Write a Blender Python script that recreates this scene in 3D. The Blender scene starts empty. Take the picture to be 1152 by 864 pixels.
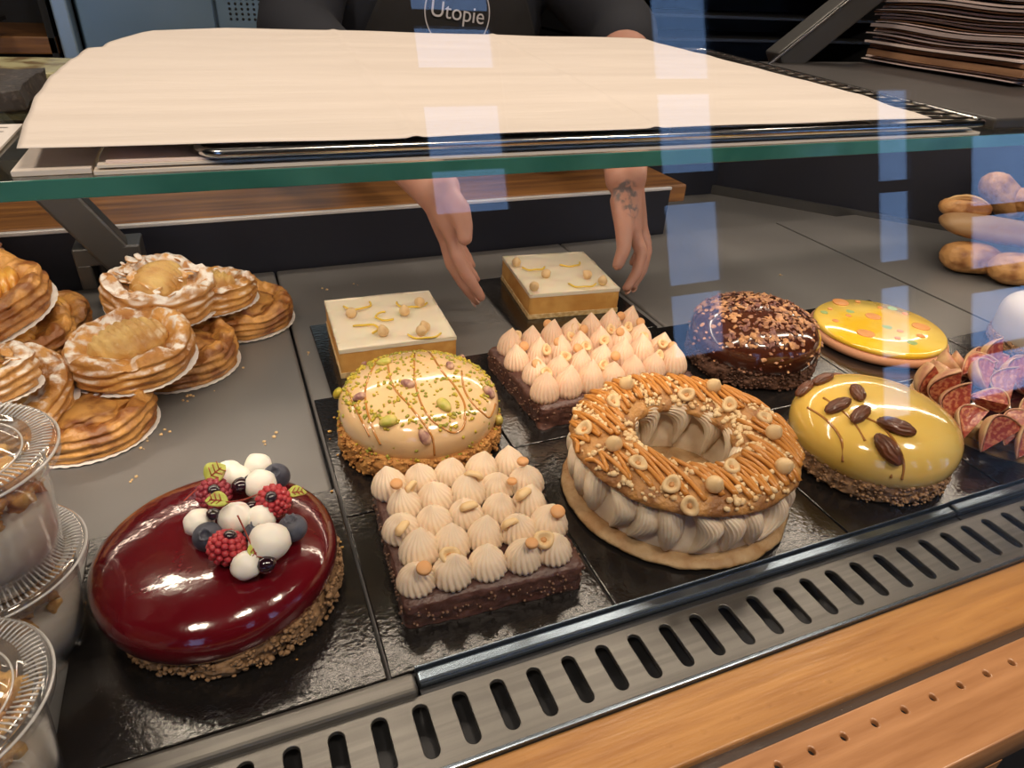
import bpy, bmesh, math, random
from mathutils import Vector, Matrix, noise, Euler
random.seed(7)
C = bpy.context.scene.collection
PI = math.pi
R = math.radians
sc = bpy.context.scene

# ------------------------------------------------------------------ materials
def nodes_of(m):
    m.use_nodes = True
    return m.node_tree.nodes, m.node_tree.links

def mat(name, col, rough=.5, metal=0, coat=0, coat_rough=.05, col2=None, nscale=20, ndetail=4, lo=.4, hi=.6,
        bump=0, bscale=60, bdetail=3, sss=0, sss_r=(1, .4, .2), spec=.5, sheen=0, bdist=.001, coords='Object', stretch=None):
    m = bpy.data.materials.new(name)
    N, L = nodes_of(m)
    b = N['Principled BSDF']
    b.inputs['Base Color'].default_value = (*col, 1)
    b.inputs['Roughness'].default_value = rough
    b.inputs['Metallic'].default_value = metal
    b.inputs['Coat Weight'].default_value = coat
    b.inputs['Coat Roughness'].default_value = coat_rough
    b.inputs['Specular IOR Level'].default_value = spec
    if sss:
        b.inputs['Subsurface Weight'].default_value = sss
        b.inputs['Subsurface Radius'].default_value = sss_r
        b.inputs['Subsurface Scale'].default_value = .004
    tc = N.new('ShaderNodeTexCoord')
    src = tc.outputs[coords]
    if stretch:
        mp = N.new('ShaderNodeMapping'); mp.inputs['Scale'].default_value = stretch
        L.new(src, mp.inputs['Vector']); src = mp.outputs['Vector']
    if col2:
        n = N.new('ShaderNodeTexNoise'); n.inputs['Scale'].default_value = nscale; n.inputs['Detail'].default_value = ndetail
        L.new(src, n.inputs['Vector'])
        r = N.new('ShaderNodeValToRGB')
        r.color_ramp.elements[0].position = lo; r.color_ramp.elements[1].position = hi
        r.color_ramp.elements[0].color = (*col, 1); r.color_ramp.elements[1].color = (*col2, 1)
        L.new(n.outputs['Fac'], r.inputs['Fac']); L.new(r.outputs['Color'], b.inputs['Base Color'])
    if bump:
        n = N.new('ShaderNodeTexNoise'); n.inputs['Scale'].default_value = bscale; n.inputs['Detail'].default_value = bdetail
        L.new(src, n.inputs['Vector'])
        u = N.new('ShaderNodeBump'); u.inputs['Strength'].default_value = bump; u.inputs['Distance'].default_value = bdist
        L.new(n.outputs['Fac'], u.inputs['Height']); L.new(u.outputs['Normal'], b.inputs['Normal'])
        if coat: L.new(u.outputs['Normal'], b.inputs['Coat Normal'])
    return m

def glassy(name, tint, refl=.04, rough=0.0, power=1.0, gl=(1, 1, 1), haze=0):
    """clear sheet: a Fresnel mix of a transparent and a glossy surface"""
    m = bpy.data.materials.new(name)
    N, L = nodes_of(m)
    N.remove(N['Principled BSDF'])
    t = N.new('ShaderNodeBsdfTransparent'); t.inputs['Color'].default_value = (*tint, 1)
    g = N.new('ShaderNodeBsdfGlossy'); g.inputs['Roughness'].default_value = rough; g.inputs['Color'].default_value = (*gl, 1)
    f = N.new('ShaderNodeLayerWeight'); f.inputs['Blend'].default_value = .5
    pw = N.new('ShaderNodeMath'); pw.operation = 'POWER'; pw.inputs[1].default_value = 4.5
    L.new(f.outputs['Facing'], pw.inputs[0])
    mu = N.new('ShaderNodeMath'); mu.operation = 'MULTIPLY_ADD'; mu.use_clamp = True
    mu.inputs[1].default_value = .9 * power; mu.inputs[2].default_value = refl * power
    x = N.new('ShaderNodeMixShader')
    L.new(pw.outputs[0], mu.inputs[0]); L.new(mu.outputs[0], x.inputs['Fac'])
    L.new(t.outputs[0], x.inputs[1]); L.new(g.outputs[0], x.inputs[2])
    out = x.outputs[0]
    if haze:  # white diffuse share paints caught light onto the clear plastic
        df = N.new('ShaderNodeBsdfDiffuse'); df.inputs['Color'].default_value = (.9, .9, .9, 1)
        x2 = N.new('ShaderNodeMixShader'); x2.inputs['Fac'].default_value = haze
        L.new(out, x2.inputs[1]); L.new(df.outputs[0], x2.inputs[2]); out = x2.outputs[0]
    L.new(out, N['Material Output'].inputs['Surface'])
    return m

def wood(name, a, b, rough=.35, axis=(1, 12, 12), scale=6, coat=.3):
    m = mat(name, a, rough, col2=b, nscale=scale, ndetail=8, lo=.3, hi=.72, coat=coat, stretch=axis, bump=.15, bscale=scale * 3, coat_rough=.2)
    return m

def sugared(name, a, b, sugar=(.86, .82, .78), amount=.55, nscale=90, topz=.3, rough=.45, coat=.15):
    """baked pastry that browns in patches, with icing sugar lying on the faces that look up"""
    m = mat(name, a, rough, col2=b, nscale=34, ndetail=6, lo=.35, hi=.66, bump=1, bscale=260, coat=coat, coat_rough=.3, bdist=.0016)
    N, L = nodes_of(m)
    p = N['Principled BSDF']
    src = p.inputs['Base Color'].links[0].from_socket
    ge = N.new('ShaderNodeTexCoord')
    sx = N.new('ShaderNodeSeparateXYZ'); L.new(ge.outputs['Normal'], sx.inputs[0])
    mr = N.new('ShaderNodeMapRange'); mr.inputs[1].default_value = topz; mr.inputs[2].default_value = topz + .35
    L.new(sx.outputs['Z'], mr.inputs[0])
    n = N.new('ShaderNodeTexNoise'); n.inputs['Scale'].default_value = nscale; n.inputs['Detail'].default_value = 8
    L.new(ge.outputs['Object'], n.inputs['Vector'])
    r = N.new('ShaderNodeValToRGB'); r.color_ramp.elements[0].position = 1 - amount - .06; r.color_ramp.elements[1].position = 1 - amount + .08
    L.new(n.outputs['Fac'], r.inputs[0])
    mu = N.new('ShaderNodeMath'); mu.operation = 'MULTIPLY'
    L.new(mr.outputs[0], mu.inputs[0]); L.new(r.outputs[0], mu.inputs[1])
    mx = N.new('ShaderNodeMix'); mx.data_type = 'RGBA'
    L.new(mu.outputs[0], mx.inputs[0]); L.new(src, mx.inputs[6]); mx.inputs[7].default_value = (*sugar, 1)
    L.new(mx.outputs[2], p.inputs['Base Color'])
    return m

M = {}
M['steel'] = mat('grey_steel_deck', (.19, .187, .187), .38, .35, col2=(.23, .226, .226), nscale=5, bump=.03, bscale=400)
M['grille'] = mat('brushed_steel_grille', (.15, .144, .135), .36, .7, bump=.06, bscale=60, stretch=(1, 30, 30), col2=(.19, .183, .17), nscale=8)
M['trim_steel'] = mat('satin_steel_trim', (.22, .27, .33), .25, .9)
M['dark_metal'] = mat('dark_painted_metal', (.035, .036, .04), .4, .4)
M['strut'] = mat('grey_cast_strut', (.10, .10, .10), .4, .6)
M['darkwall'] = mat('dark_case_back', (.016, .018, .030), .45, .2)
M['black'] = mat('matt_black', (.012, .012, .014), .6)
M['paleline'] = mat('pale_metal_edge', (.72, .71, .72), .35, .3)
M['hole'] = mat('dark_void', (.006, .005, .005), .8)
M['board'] = mat('glossy_black_card', (.010, .009, .009), .12, 0, coat=.6, coat_rough=.1, bump=.45, bscale=300, bdetail=4, bdist=.0006)
M['wood'] = wood('oiled_oak', (.57, .285, .085), (.38, .165, .045), .35, scale=14)
M['wood2'] = wood('oak_counter', (.50, .25, .11), (.33, .145, .055), .35, scale=12)
M['backwood'] = wood('dark_oiled_wood', (.40, .18, .05), (.14, .055, .02), .45)
M['pane'] = glassy('clear_case_glass', (.985, .99, .99), power=1.0)
M['shelfglass'] = glassy('shelf_glass', (.90, .95, .93), power=1.0)
M['glassedge'] = mat('green_glass_edge', (.035, .155, .125), .15, 0, coat=.3, col2=(.06, .22, .18), nscale=14)
M['plastic'] = glassy('clear_plastic', (.95, .95, .95), power=1.2, rough=.02, haze=.03)
M['lidplastic'] = glassy('clear_lid_plastic', (.95, .95, .95), power=1.5, rough=.04, haze=.05)
M['lidrim'] = glassy('lit_haze_lid_rim', (.95, .95, .95), power=2.0, rough=.12, haze=.38)  # strong white haze stands in for light catching the ridged rim
M['parch'] = mat('baking_parchment', (.79, .71, .65), .55, col2=(.83, .75, .69), nscale=6, bump=.25, bscale=26, stretch=(1, 9, 1), bdist=.002)
M['doily'] = mat('white_paper', (.78, .74, .72), .7)
M['card'] = mat('pale_card', (.84, .76, .68), .6)
M['chrome'] = mat('chromed_wire', (.62, .62, .62), .18, 1)
M['redglaze'] = mat('dark_red_mirror_glaze', (.085, .002, .006), .16, coat=1, coat_rough=.03, bump=.35, bscale=80, bdist=.0012, col2=(.12, .003, .008), nscale=9)
M['crumb'] = mat('crumble_base', (.22, .125, .06), .8, col2=(.34, .20, .10), nscale=150, bump=.9, bscale=260, bdist=.0015)
M['crumb2'] = mat('golden_crumble_base', (.50, .25, .07), .8, col2=(.36, .15, .035), nscale=120, bump=.9, bscale=260, bdist=.0015)
M['crumbgrey'] = mat('nutty_crumble_base', (.46, .27, .14), .8, col2=(.26, .15, .08), nscale=160, bump=.9, bscale=260, bdist=.0015)
M['caramelglaze'] = mat('blond_chocolate_glaze', (.70, .48, .26), .16, coat=.9, coat_rough=.05, bump=.08, bscale=40, sss=.15)
M['yellowglaze'] = mat('pale_yellow_glaze', (.88, .58, .12), .14, coat=1, coat_rough=.05, bump=.22, bscale=70, col2=(.88, .64, .20), nscale=8, sss=.15)
M['chocglaze'] = mat('dark_chocolate_glaze', (.060, .015, .007), .16, coat=1, coat_rough=.04, bump=.12, bscale=60)
M['chocbrown'] = mat('milk_chocolate_coating', (.075, .030, .024), .45, coat=.15, coat_rough=.35, bump=.8, bscale=220, col2=(.12, .055, .042), nscale=120, bdist=.0015)
M['speck'] = mat('hazelnut_specks', (.20, .11, .07), .6)
M['darkcrumb'] = mat('chocolate_crumble', (.075, .032, .018), .75, col2=(.14, .065, .04), nscale=160, bump=.9, bscale=260, bdist=.0015)
M['praline'] = mat('praline_cream', (.80, .65, .49), .5, sss=.2, col2=(.74, .58, .42), nscale=120, lo=.45, hi=.75, bump=.12, bscale=300)
M['pinkcream'] = mat('vanilla_cream', (.80, .57, .41), .5, sss=.2, bump=.1, bscale=250)
M['pbcream'] = mat('hazelnut_cream', (.86, .73, .56), .5, sss=.15, bump=.2, bscale=250, col2=(.78, .63, .46), nscale=90)
M['white'] = mat('whipped_cream', (.86, .83, .76), .45, sss=.25, bump=.1, bscale=150)
M['choux'] = mat('golden_choux', (.55, .28, .085), .5, col2=(.30, .13, .04), nscale=60, bump=1, bscale=240, bdist=.002, coat=.2, coat_rough=.3)
M['chouxbase'] = mat('pale_choux_base', (.46, .31, .16), .55, col2=(.34, .19, .08), nscale=60, bump=.9, bscale=240, bdist=.0015)
M['caramel'] = mat('caramel_paste', (.56, .23, .04), .42, coat=.25, coat_rough=.15, bump=.1, bscale=150)
M['caramel2'] = mat('caramel_sauce', (.42, .18, .04), .15, coat=1, coat_rough=.05)
M['nut'] = mat('chopped_hazelnut', (.80, .60, .34), .5, col2=(.62, .36, .14), nscale=80, lo=.45, hi=.8)
M['nutpale'] = mat('pale_hazelnut', (.74, .53, .28), .45, col2=(.58, .33, .13), nscale=120, lo=.5, hi=.8)
M['nuttoast'] = mat('toasted_nut_face', (.66, .34, .14), .5)
M['rasp'] = mat('raspberry_skin', (.38, .022, .035), .42, coat=.2, sss=.2, bump=.3, bscale=400, col2=(.50, .05, .06), nscale=60)
M['rasp2'] = mat('dusky_raspberry_skin', (.24, .018, .035), .45, coat=.2, sss=.2, col2=(.33, .04, .06), nscale=60)
M['berrygel'] = mat('dark_berry_gel', (.018, .004, .010), .12, coat=1)
M['blue'] = mat('blueberry_skin', (.035, .035, .055), .5, col2=(.09, .10, .135), nscale=70)
M['leaf'] = mat('veined_leaf', (.42, .46, .08), .45, col2=(.20, .09, .03), nscale=90, lo=.55, hi=.72, sss=.1)
M['leafred'] = mat('red_leaf_stem', (.30, .04, .02), .45)
M['pistbit'] = mat('chopped_pistachio', (.50, .37, .03), .5, col2=(.24, .24, .025), nscale=150)
M['pist'] = mat('pistachio_green', (.36, .36, .05), .45, col2=(.55, .44, .12), nscale=120)
M['pistskin'] = mat('pistachio_skin', (.20, .08, .08), .5, col2=(.48, .30, .20), nscale=120)
M['pecan'] = mat('roasted_pecan', (.15, .042, .014), .4, coat=.3, col2=(.10, .03, .01), nscale=120)
M['flake'] = mat('praline_flake', (.52, .27, .12), .5, col2=(.16, .06, .05), nscale=90)
M['lemonspng'] = mat('golden_cake_layer', (.76, .42, .12), .6, col2=(.62, .30, .07), nscale=40, bump=.3, bscale=150)
M['lemontop'] = mat('white_cream_topping', (.86, .78, .62), .4, sss=.2, bump=.12, bscale=60, coat=.1)
M['biscuit'] = mat('speckled_biscuit', (.62, .40, .16), .7, col2=(.80, .62, .34), nscale=200, bump=.6, bscale=250)
M['zest'] = mat('lemon_zest', (.80, .56, .06), .35, coat=.3)
M['tartyellow'] = mat('mango_glaze', (.86, .54, .03), .12, coat=1, coat_rough=.03, bump=.05, bscale=50, col2=(.88, .64, .15), nscale=16)
M['coin'] = mat('caramel_coin', (.66, .29, .09), .4)
M['mint'] = mat('green_crumb_patch', (.30, .42, .16), .6)
M['rosebisc'] = mat('pinkish_biscuit_base', (.60, .29, .16), .6, bump=.2, bscale=200)
M['fig'] = mat('fig_flesh', (.34, .045, .03), .35, coat=.4, col2=(.62, .24, .12), nscale=300, ndetail=2, lo=.44, hi=.60, bump=.5, bscale=400)
M['figskin'] = mat('fig_pith_and_skin', (.74, .50, .26), .45, col2=(.48, .20, .13), nscale=40, coat=.2)
M['gold'] = mat('gold_card', (.52, .32, .12), .35, .3)
M['puff'] = sugared('puff_pastry', (.72, .38, .10), (.38, .15, .03), amount=.46, topz=.46)
M['puffbare'] = mat('golden_puff_pastry', (.72, .37, .10), .42, col2=(.26, .09, .02), nscale=38, bump=1, bscale=240, bdist=.0016, coat=.3, coat_rough=.25)
M['puffsug'] = sugared('sugared_puff_pastry', (.70, .38, .12), (.42, .18, .05), amount=.54, topz=.42)
M['pear'] = sugared('baked_pear', (.72, .50, .18), (.46, .21, .04), sugar=(.84, .72, .52), amount=.36, nscale=60, topz=.5, coat=.3)
M['apple'] = mat('baked_apple_slices', (.72, .40, .07), .35, col2=(.50, .20, .03), nscale=40, coat=.5, coat_rough=.2, bump=.2, bscale=90)
M['burnt'] = mat('browned_filling', (.20, .06, .015), .5, col2=(.58, .30, .08), nscale=70, lo=.35, hi=.6, bump=.5, bscale=200)
M['mousse'] = mat('pale_mousse', (.62, .56, .49), .5, sss=.1)
M['crumbtop'] = mat('orange_crumble', (.78, .46, .14), .75, col2=(.50, .22, .05), nscale=70, bump=1, bscale=300, bdist=.0015)
M['bread'] = mat('crusty_roll', (.68, .36, .13), .5, col2=(.30, .11, .03), nscale=38, ndetail=7, lo=.42, hi=.60, bump=1, bdist=.002, bscale=120, coat=.15)
M['breadpale'] = mat('torn_crust', (.78, .54, .26), .6, col2=(.60, .34, .12), nscale=50)
M['loaf'] = mat('long_brown_crust', (.40, .24, .11), .5, col2=(.30, .15, .06), nscale=12)
M['slate'] = mat('dark_slate_tray', (.050, .046, .046), .42, col2=(.065, .06, .06), nscale=10)
M['sparkle'] = mat('rough_black_stone', (.045, .038, .036), .55, col2=(.12, .10, .09), nscale=260, lo=.55, hi=.7, bump=.8, bscale=250)
M['marble'] = mat('olive_marbled_stone', (.40, .38, .22), .35, col2=(.14, .09, .04), nscale=40, lo=.45, hi=.6)
M['kraft'] = mat('brown_paper', (.44, .24, .13), .7, col2=(.30, .15, .08), nscale=12, stretch=(1, 1, 12))
M['greypaper'] = mat('pale_grey_paper', (.84, .70, .66), .7)
M['mauvepaper'] = mat('greyish_paper', (.50, .41, .40), .7)
M['skin'] = mat('skin', (.40, .205, .15), .5, sss=.2, col2=(.46, .24, .18), nscale=30, bump=.15, bscale=200)
M['nail'] = mat('fingernail', (.55, .33, .27), .3)
M['tattoo'] = mat('tattoo_ink', (.10, .11, .12), .6)
M['apron'] = mat('black_apron_cloth', (.013, .012, .013), .85, bump=.2, bscale=600)
M['shirt'] = mat('dark_navy_cloth', (.010, .012, .020), .85, bump=.2, bscale=500)
M['trousers'] = mat('black_trousers', (.02, .02, .024), .8)
M['hair'] = mat('dark_brown_hair', (.035, .02, .012), .5, bump=.6, bscale=120, stretch=(8, 8, 1))
M['logo'] = mat('grey_print', (.60, .58, .60), .7)
M['fridge'] = mat('brushed_blue_grey_steel', (.19, .30, .41), .35, .5, col2=(.22, .33, .44), nscale=3)
M['pillar'] = mat('pale_blue_metal', (.38, .52, .68), .3, .4)
M['wallm'] = mat('charcoal_wall', (.022, .021, .024), .7)
M['streetwall'] = mat('shopfront_wall', (.03, .03, .035), .8)
M['floorm'] = mat('dark_tiles', (.06, .055, .05), .5)
M['ceil'] = mat('dim_ceiling', (.10, .09, .08), .8)
M['ink'] = mat('grey_ink', (.15, .13, .13), .7)

# ------------------------------------------------------------------ geometry helpers
def link_mesh(name, verts, faces, m, parent=None, smooth=True, loc=(0, 0, 0)):
    me = bpy.data.meshes.new(name)
    me.from_pydata([tuple(v) for v in verts], [], faces)
    me.validate()
    if smooth:
        me.polygons.foreach_set('use_smooth', [True] * len(me.polygons))
    for k in (m if isinstance(m, (list, tuple)) else [m]): me.materials.append(M[k])
    o = bpy.data.objects.new(name, me); C.objects.link(o)
    o.parent = parent; o.location = loc
    return o

def bm_obj(name, bm, m, parent=None, smooth=False, loc=(0, 0, 0)):
    bmesh.ops.recalc_face_normals(bm, faces=bm.faces)
    me = bpy.data.meshes.new(name); bm.to_mesh(me); bm.free()
    if smooth: me.polygons.foreach_set('use_smooth', [True] * len(me.polygons))
    for k in (m if isinstance(m, (list, tuple)) else [m]): me.materials.append(M[k])
    o = bpy.data.objects.new(name, me); C.objects.link(o); o.parent = parent; o.location = loc
    return o

def thing(name, label, cat, loc=(0, 0, 0), rot=(0, 0, 0), group=None):
    o = bpy.data.objects.new(name, None); C.objects.link(o); o.empty_display_size = .02
    o.location = loc; o.rotation_euler = rot; o['label'] = label; o['category'] = cat
    if group: o['group'] = group
    return o

def tag(o, label, cat, group=None, kind=None):
    o['label'] = label; o['category'] = cat
    if group: o['group'] = group
    if kind: o['kind'] = kind
    return o

def struct(o): o['kind'] = 'structure'; return o

def add_box(bm, x0, x1, y0, y1, z0, z1, bev=0, seg=2):
    v = [bm.verts.new(p) for p in [(x0, y0, z0), (x1, y0, z0), (x1, y1, z0), (x0, y1, z0), (x0, y0, z1), (x1, y0, z1), (x1, y1, z1), (x0, y1, z1)]]
    f = [bm.faces.new([v[i] for i in q]) for q in [(0, 3, 2, 1), (4, 5, 6, 7), (0, 1, 5, 4), (1, 2, 6, 5), (2, 3, 7, 6), (3, 0, 4, 7)]]
    if bev:
        es = {e for q in f for e in q.edges}
        bmesh.ops.bevel(bm, geom=list(es), offset=bev, segments=seg, profile=.5, affect='EDGES')

def box(name, x0, x1, y0, y1, z0, z1, m, parent=None, bev=0, seg=2, loc=(0, 0, 0), smooth=False):
    bm = bmesh.new(); add_box(bm, x0, x1, y0, y1, z0, z1, bev, seg)
    return bm_obj(name, bm, m, parent, smooth, loc)

class MB:
    def __init__(s): s.v = []; s.f = []
    def add(s, vs, fs, mtx=None):
        k = len(s.v)
        s.v += [tuple(mtx @ Vector(p)) if mtx is not None else tuple(p) for p in vs]
        s.f += [tuple(i + k for i in q) for q in fs]
    def build(s, name, m, parent=None, smooth=True, loc=(0, 0, 0)): return link_mesh(name, s.v, s.f, m, parent, smooth, loc)

def lathe(prof, n=64, fn=None):
    """prof [(r,z)] bottom to top; fn(x,y,z,ang,i)->Vector displaces"""
    vs, fs = [], []
    for i, (r, z) in enumerate(prof):
        for j in range(n):
            a = 2 * PI * j / n
            p = Vector((r * math.cos(a), r * math.sin(a), z))
            if fn: p = fn(p, a, i)
            vs.append(p)
    for i in range(len(prof) - 1):
        for j in range(n):
            k = (j + 1) % n
            fs.append((i * n + j, i * n + k, (i + 1) * n + k, (i + 1) * n + j))
    if prof[0][0] > 1e-5: fs.append(tuple(reversed(range(n))))
    if prof[-1][0] > 1e-5: fs.append(tuple((len(prof) - 1) * n + j for j in range(n)))
    return vs, fs

def tube(pts, r, n=8, closed=False, rs=None):
    vs, fs = [], []
    m = len(pts); pts = [Vector(p) for p in pts]
    ref = None
    for i, p in enumerate(pts):
        a = pts[i - 1] if (i > 0 or closed) else p
        b = pts[(i + 1) % m] if (i < m - 1 or closed) else p
        t = (b - a).normalized() if (b - a).length > 1e-9 else Vector((0, 0, 1))
        if ref is None:
            ref = Vector((0, 0, 1)) if abs(t.z) < .9 else Vector((1, 0, 0))
        s = (ref - t * ref.dot(t)).normalized(); ref = s
        u = t.cross(s)
        rr = rs[i] if rs else r
        for j in range(n):
            an = 2 * PI * j / n
            vs.append(p + (s * math.cos(an) + u * math.sin(an)) * rr)
    e = m if closed else m - 1
    for i in range(e):
        for j in range(n):
            k = (j + 1) % n; i2 = (i + 1) % m
            fs.append((i * n + j, i * n + k, i2 * n + k, i2 * n + j))
    if not closed:
        fs.append(tuple(reversed(range(n)))); fs.append(tuple((m - 1) * n + j for j in range(n)))
    return vs, fs

def smooth_pts(pts, k=6):
    out = []
    P = [Vector(p) for p in pts]
    for i in range(len(P) - 1):
        p0 = P[max(i - 1, 0)]; p1 = P[i]; p2 = P[i + 1]; p3 = P[min(i + 2, len(P) - 1)]
        for j in range(k):
            t = j / k
            out.append(.5 * ((2 * p1) + (-p0 + p2) * t + (2 * p0 - 5 * p1 + 4 * p2 - p3) * t * t + (-p0 + 3 * p1 - 3 * p2 + p3) * t ** 3))
    out.append(P[-1]); return out

_ico = {}
def ico(sub):
    if sub not in _ico:
        bm = bmesh.new(); bmesh.ops.create_icosphere(bm, subdivisions=sub, radius=1)
        bm.verts.ensure_lookup_table()
        _ico[sub] = ([v.co.copy() for v in bm.verts], [tuple(v.index for v in f.verts) for f in bm.faces]); bm.free()
    return _ico[sub]

def blob(sub, sx, sy, sz, amp=0, freq=3, seed=0, fn=None):
    vs, fs = ico(sub)
    out = []
    for v in vs:
        d = 1 + amp * noise.noise(v * freq + Vector((seed * 7.3, seed * 3.1, seed)))
        p = Vector((v.x * sx * d, v.y * sy * d, v.z * sz * d))
        if fn: p = fn(p, v)
        out.append(p)
    return out, fs

def nz(p, f, s=0): return noise.noise(Vector(p) * f + Vector((s * 3.7, s * 1.9, s * 5.3)))

# ------------------------------------------------------------------ camera (calibrated from the case's straight edges)
f_px = 761.0
X = Vector((2064, 352, -f_px)).normalized()
Y = Vector((-364, 489, -f_px)); Y = (Y - X * X.dot(Y)).normalized()
Z = X.cross(Y)
camd = bpy.data.cameras.new('camera'); cam = bpy.data.objects.new('camera', camd); C.objects.link(cam)
rot = Matrix((X, Y, Z))          # camera-to-world: rows are world axes in camera coords
cam.matrix_world = Matrix.Translation((0, 0, .34)) @ rot.to_4x4()
camd.sensor_width = 36; camd.lens = 36 * f_px / 1152; camd.clip_start = .01
sc.camera = cam

# ------------------------------------------------------------------ the room
struct(box('floor', -2.4, 5.2, -2.4, 2.9, -1.0, -.95, 'floorm'))
struct(box('ceiling', -2.4, 5.2, -2.4, 2.9, 1.85, 1.9, 'ceil'))
struct(box('wall_back', -2.4, 5.2, 2.85, 2.9, -.95, 1.85, 'wallm'))
struct(box('wall_left', -2.4, -2.35, -2.4, 2.9, -.95, 1.85, 'wallm'))
struct(box('wall_right', 5.15, 5.2, -2.4, 2.9, -.95, 1.85, 'wallm'))
# shopfront behind the viewer: solid wall with tall window openings
def front_wall(openings):
    bm = bmesh.new(); x = -2.4
    for (a, b, z0, z1) in openings:
        add_box(bm, x, a, -2.36, -2.3, -.95, 1.85)
        add_box(bm, a, b, -2.36, -2.3, -.95, z0); add_box(bm, a, b, -2.36, -2.3, z1, 1.85)
        x = b
    add_box(bm, x, 5.2, -2.36, -2.3, -.95, 1.85)
    return struct(bm_obj('wall_front', bm, 'streetwall'))
OPEN = [(-1.6, -.9, -.2, 1.3), (.74, 1.10, .50, 1.55), (1.82, 2.16, -.25, 1.5), (3.15, 3.42, -.8, 1.0), (3.85, 4.7, -.8, .75)]
front_wall(OPEN)
for i, (a, b, z0, z1) in enumerate(OPEN):
    bm = bmesh.new(); t = .02
    add_box(bm, a, a + t, -2.345, -2.315, z0, z1); add_box(bm, b - t, b, -2.345, -2.315, z0, z1)
    add_box(bm, a, b, -2.345, -2.315, z0, z0 + t); add_box(bm, a, b, -2.345, -2.315, z1 - t, z1)
    for q_, hh in ((.18, .05), (.42, .14), (.70, .06)):
        mz = z0 + (z1 - z0) * q_
        add_box(bm, a, b, -2.345, -2.315, mz, mz + hh)
    w = struct(bm_obj('window_%d' % (i + 1), bm, 'dark_metal'))
    box('window_glass', a, b, -2.332, -2.328, z0, z1, 'pane', w)

# ------------------------------------------------------------------ display case: deck, back, counter
ZB = -.012
case = thing('display_case_base', 'dark metal body of the pastry display case under the grey deck panels', 'display case', (0, 0, 0))
box('cabinet', -.75, 1.25, .137, .872, -.93, ZB - .003, 'dark_metal', case)
bm = bmesh.new(); add_box(bm, -.75, .622, .861, .872, ZB - .002, .064, .001)
add_box(bm, .612, .622, .872, 1.04, ZB - .002, .064)
bm_obj('back_panel', bm, 'darkwall', case)
box('steel_ledge', -.30, .622, .858, .8640, .0645, .0690, 'paleline', case, bev=.001)
# right-hand side: the corner of the case, black end wall standing askew
bm = bmesh.new()
v = [(.622, 1.05), (.885, 1.05), (1.25, .60), (1.25, .875), (.622, .875)]
fs = [bm.verts.new((x, y, ZB - .006)) for x, y in [(.622, .876), (.622, 1.06), (.90, 1.06), (1.02, .93), (1.06, .876)]]
bm.faces.new(fs)
fc = bmesh.ops.extrude_face_region(bm, geom=bm.faces[:])
bmesh.ops.translate(bm, verts=[q for q in fc['geom'] if isinstance(q, bmesh.types.BMVert)], vec=(0, 0, .005))
bm_obj('corner_deck', bm, 'steel', case)
d = Vector((1.30 - .86, .53 - 1.068, 0)); ln = d.length; an = math.atan2(d.y, d.x)
ew = box('end_wall', 0, ln, 0, .012, ZB - .002, .215, 'darkwall', case, bev=.001); ew.location = (.86, 1.068, 0); ew.rotation_euler = (0, 0, an)
ew2 = box('end_wall_trim', 0, ln, -.006, -.0005, ZB - .002, .004, 'strut', case); ew2.location = (.86, 1.068, 0); ew2.rotation_euler = (0, 0, an)
box('corner_back', .60, .90, 1.06, 1.07, ZB - .002, .20, 'darkwall', case)

labels = ['grey steel deck panel under the piled fruit tarts', 'grey steel deck panel in the middle of the case',
          'grey steel deck panel under the chocolate dome cake and yellow tart', 'grey steel deck panel under the bread rolls']
xs = [-.365, .0375, .44, .843, 1.245]
for i in range(4):
    o = box('deck_panel', xs[i] + .0012, xs[i + 1] - .0012, .237, .859, ZB, -.0035, 'steel', None, bev=.003, seg=3)
    if i == 3:
        bpy.data.objects.remove(o)
        bm = bmesh.new(); bm.faces.new([bm.verts.new((x, y, ZB)) for x, y in [(.8442, .237), (1.2438, .237), (1.2438, .588), (1.020, .859), (.8442, .859)]])
        fc = bmesh.ops.extrude_face_region(bm, geom=bm.faces[:])
        bmesh.ops.translate(bm, verts=[q for q in fc['geom'] if isinstance(q, bmesh.types.BMVert)], vec=(0, 0, .0085))
        o = bm_obj('deck_panel', bm, 'steel')
    tag(o, labels[i], 'tray', 'grey deck panels of the case')
o = box('deck_panel', -.745, -.3662, .237, .859, ZB, -.0035, 'steel', None, bev=.003, seg=3)
tag(o, 'grey steel deck panel at the far left under the clear dessert pots', 'tray', 'grey deck panels of the case')

# rails between deck and grille
o = box('edge_rail', -.60, .0525, .2215, .2352, ZB, .004, 'grille', None, bev=.003, seg=3)
tag(o, 'wide grey steel edge rail in front of the red glazed cake', 'rail')
rail = thing('edge_rail', 'narrow blue-grey steel rail in front of the ring pastry', 'rail', (0, 0, 0))
for a, b, z in ((.0535, .475, .0035), (.4765, .632, .0045)):
    box('rail_bar', a, b, .2262, .2350, ZB, z, 'trim_steel', rail, bev=.002, seg=3)
    box('rail_lip', a, b, .2352, .2365, z - .003, z + .0018, 'trim_steel', rail, bev=.0005)
    box('rail_foot', a, b, .2217, .2258, ZB, -.001, 'dark_metal', rail, bev=.0005)

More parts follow.
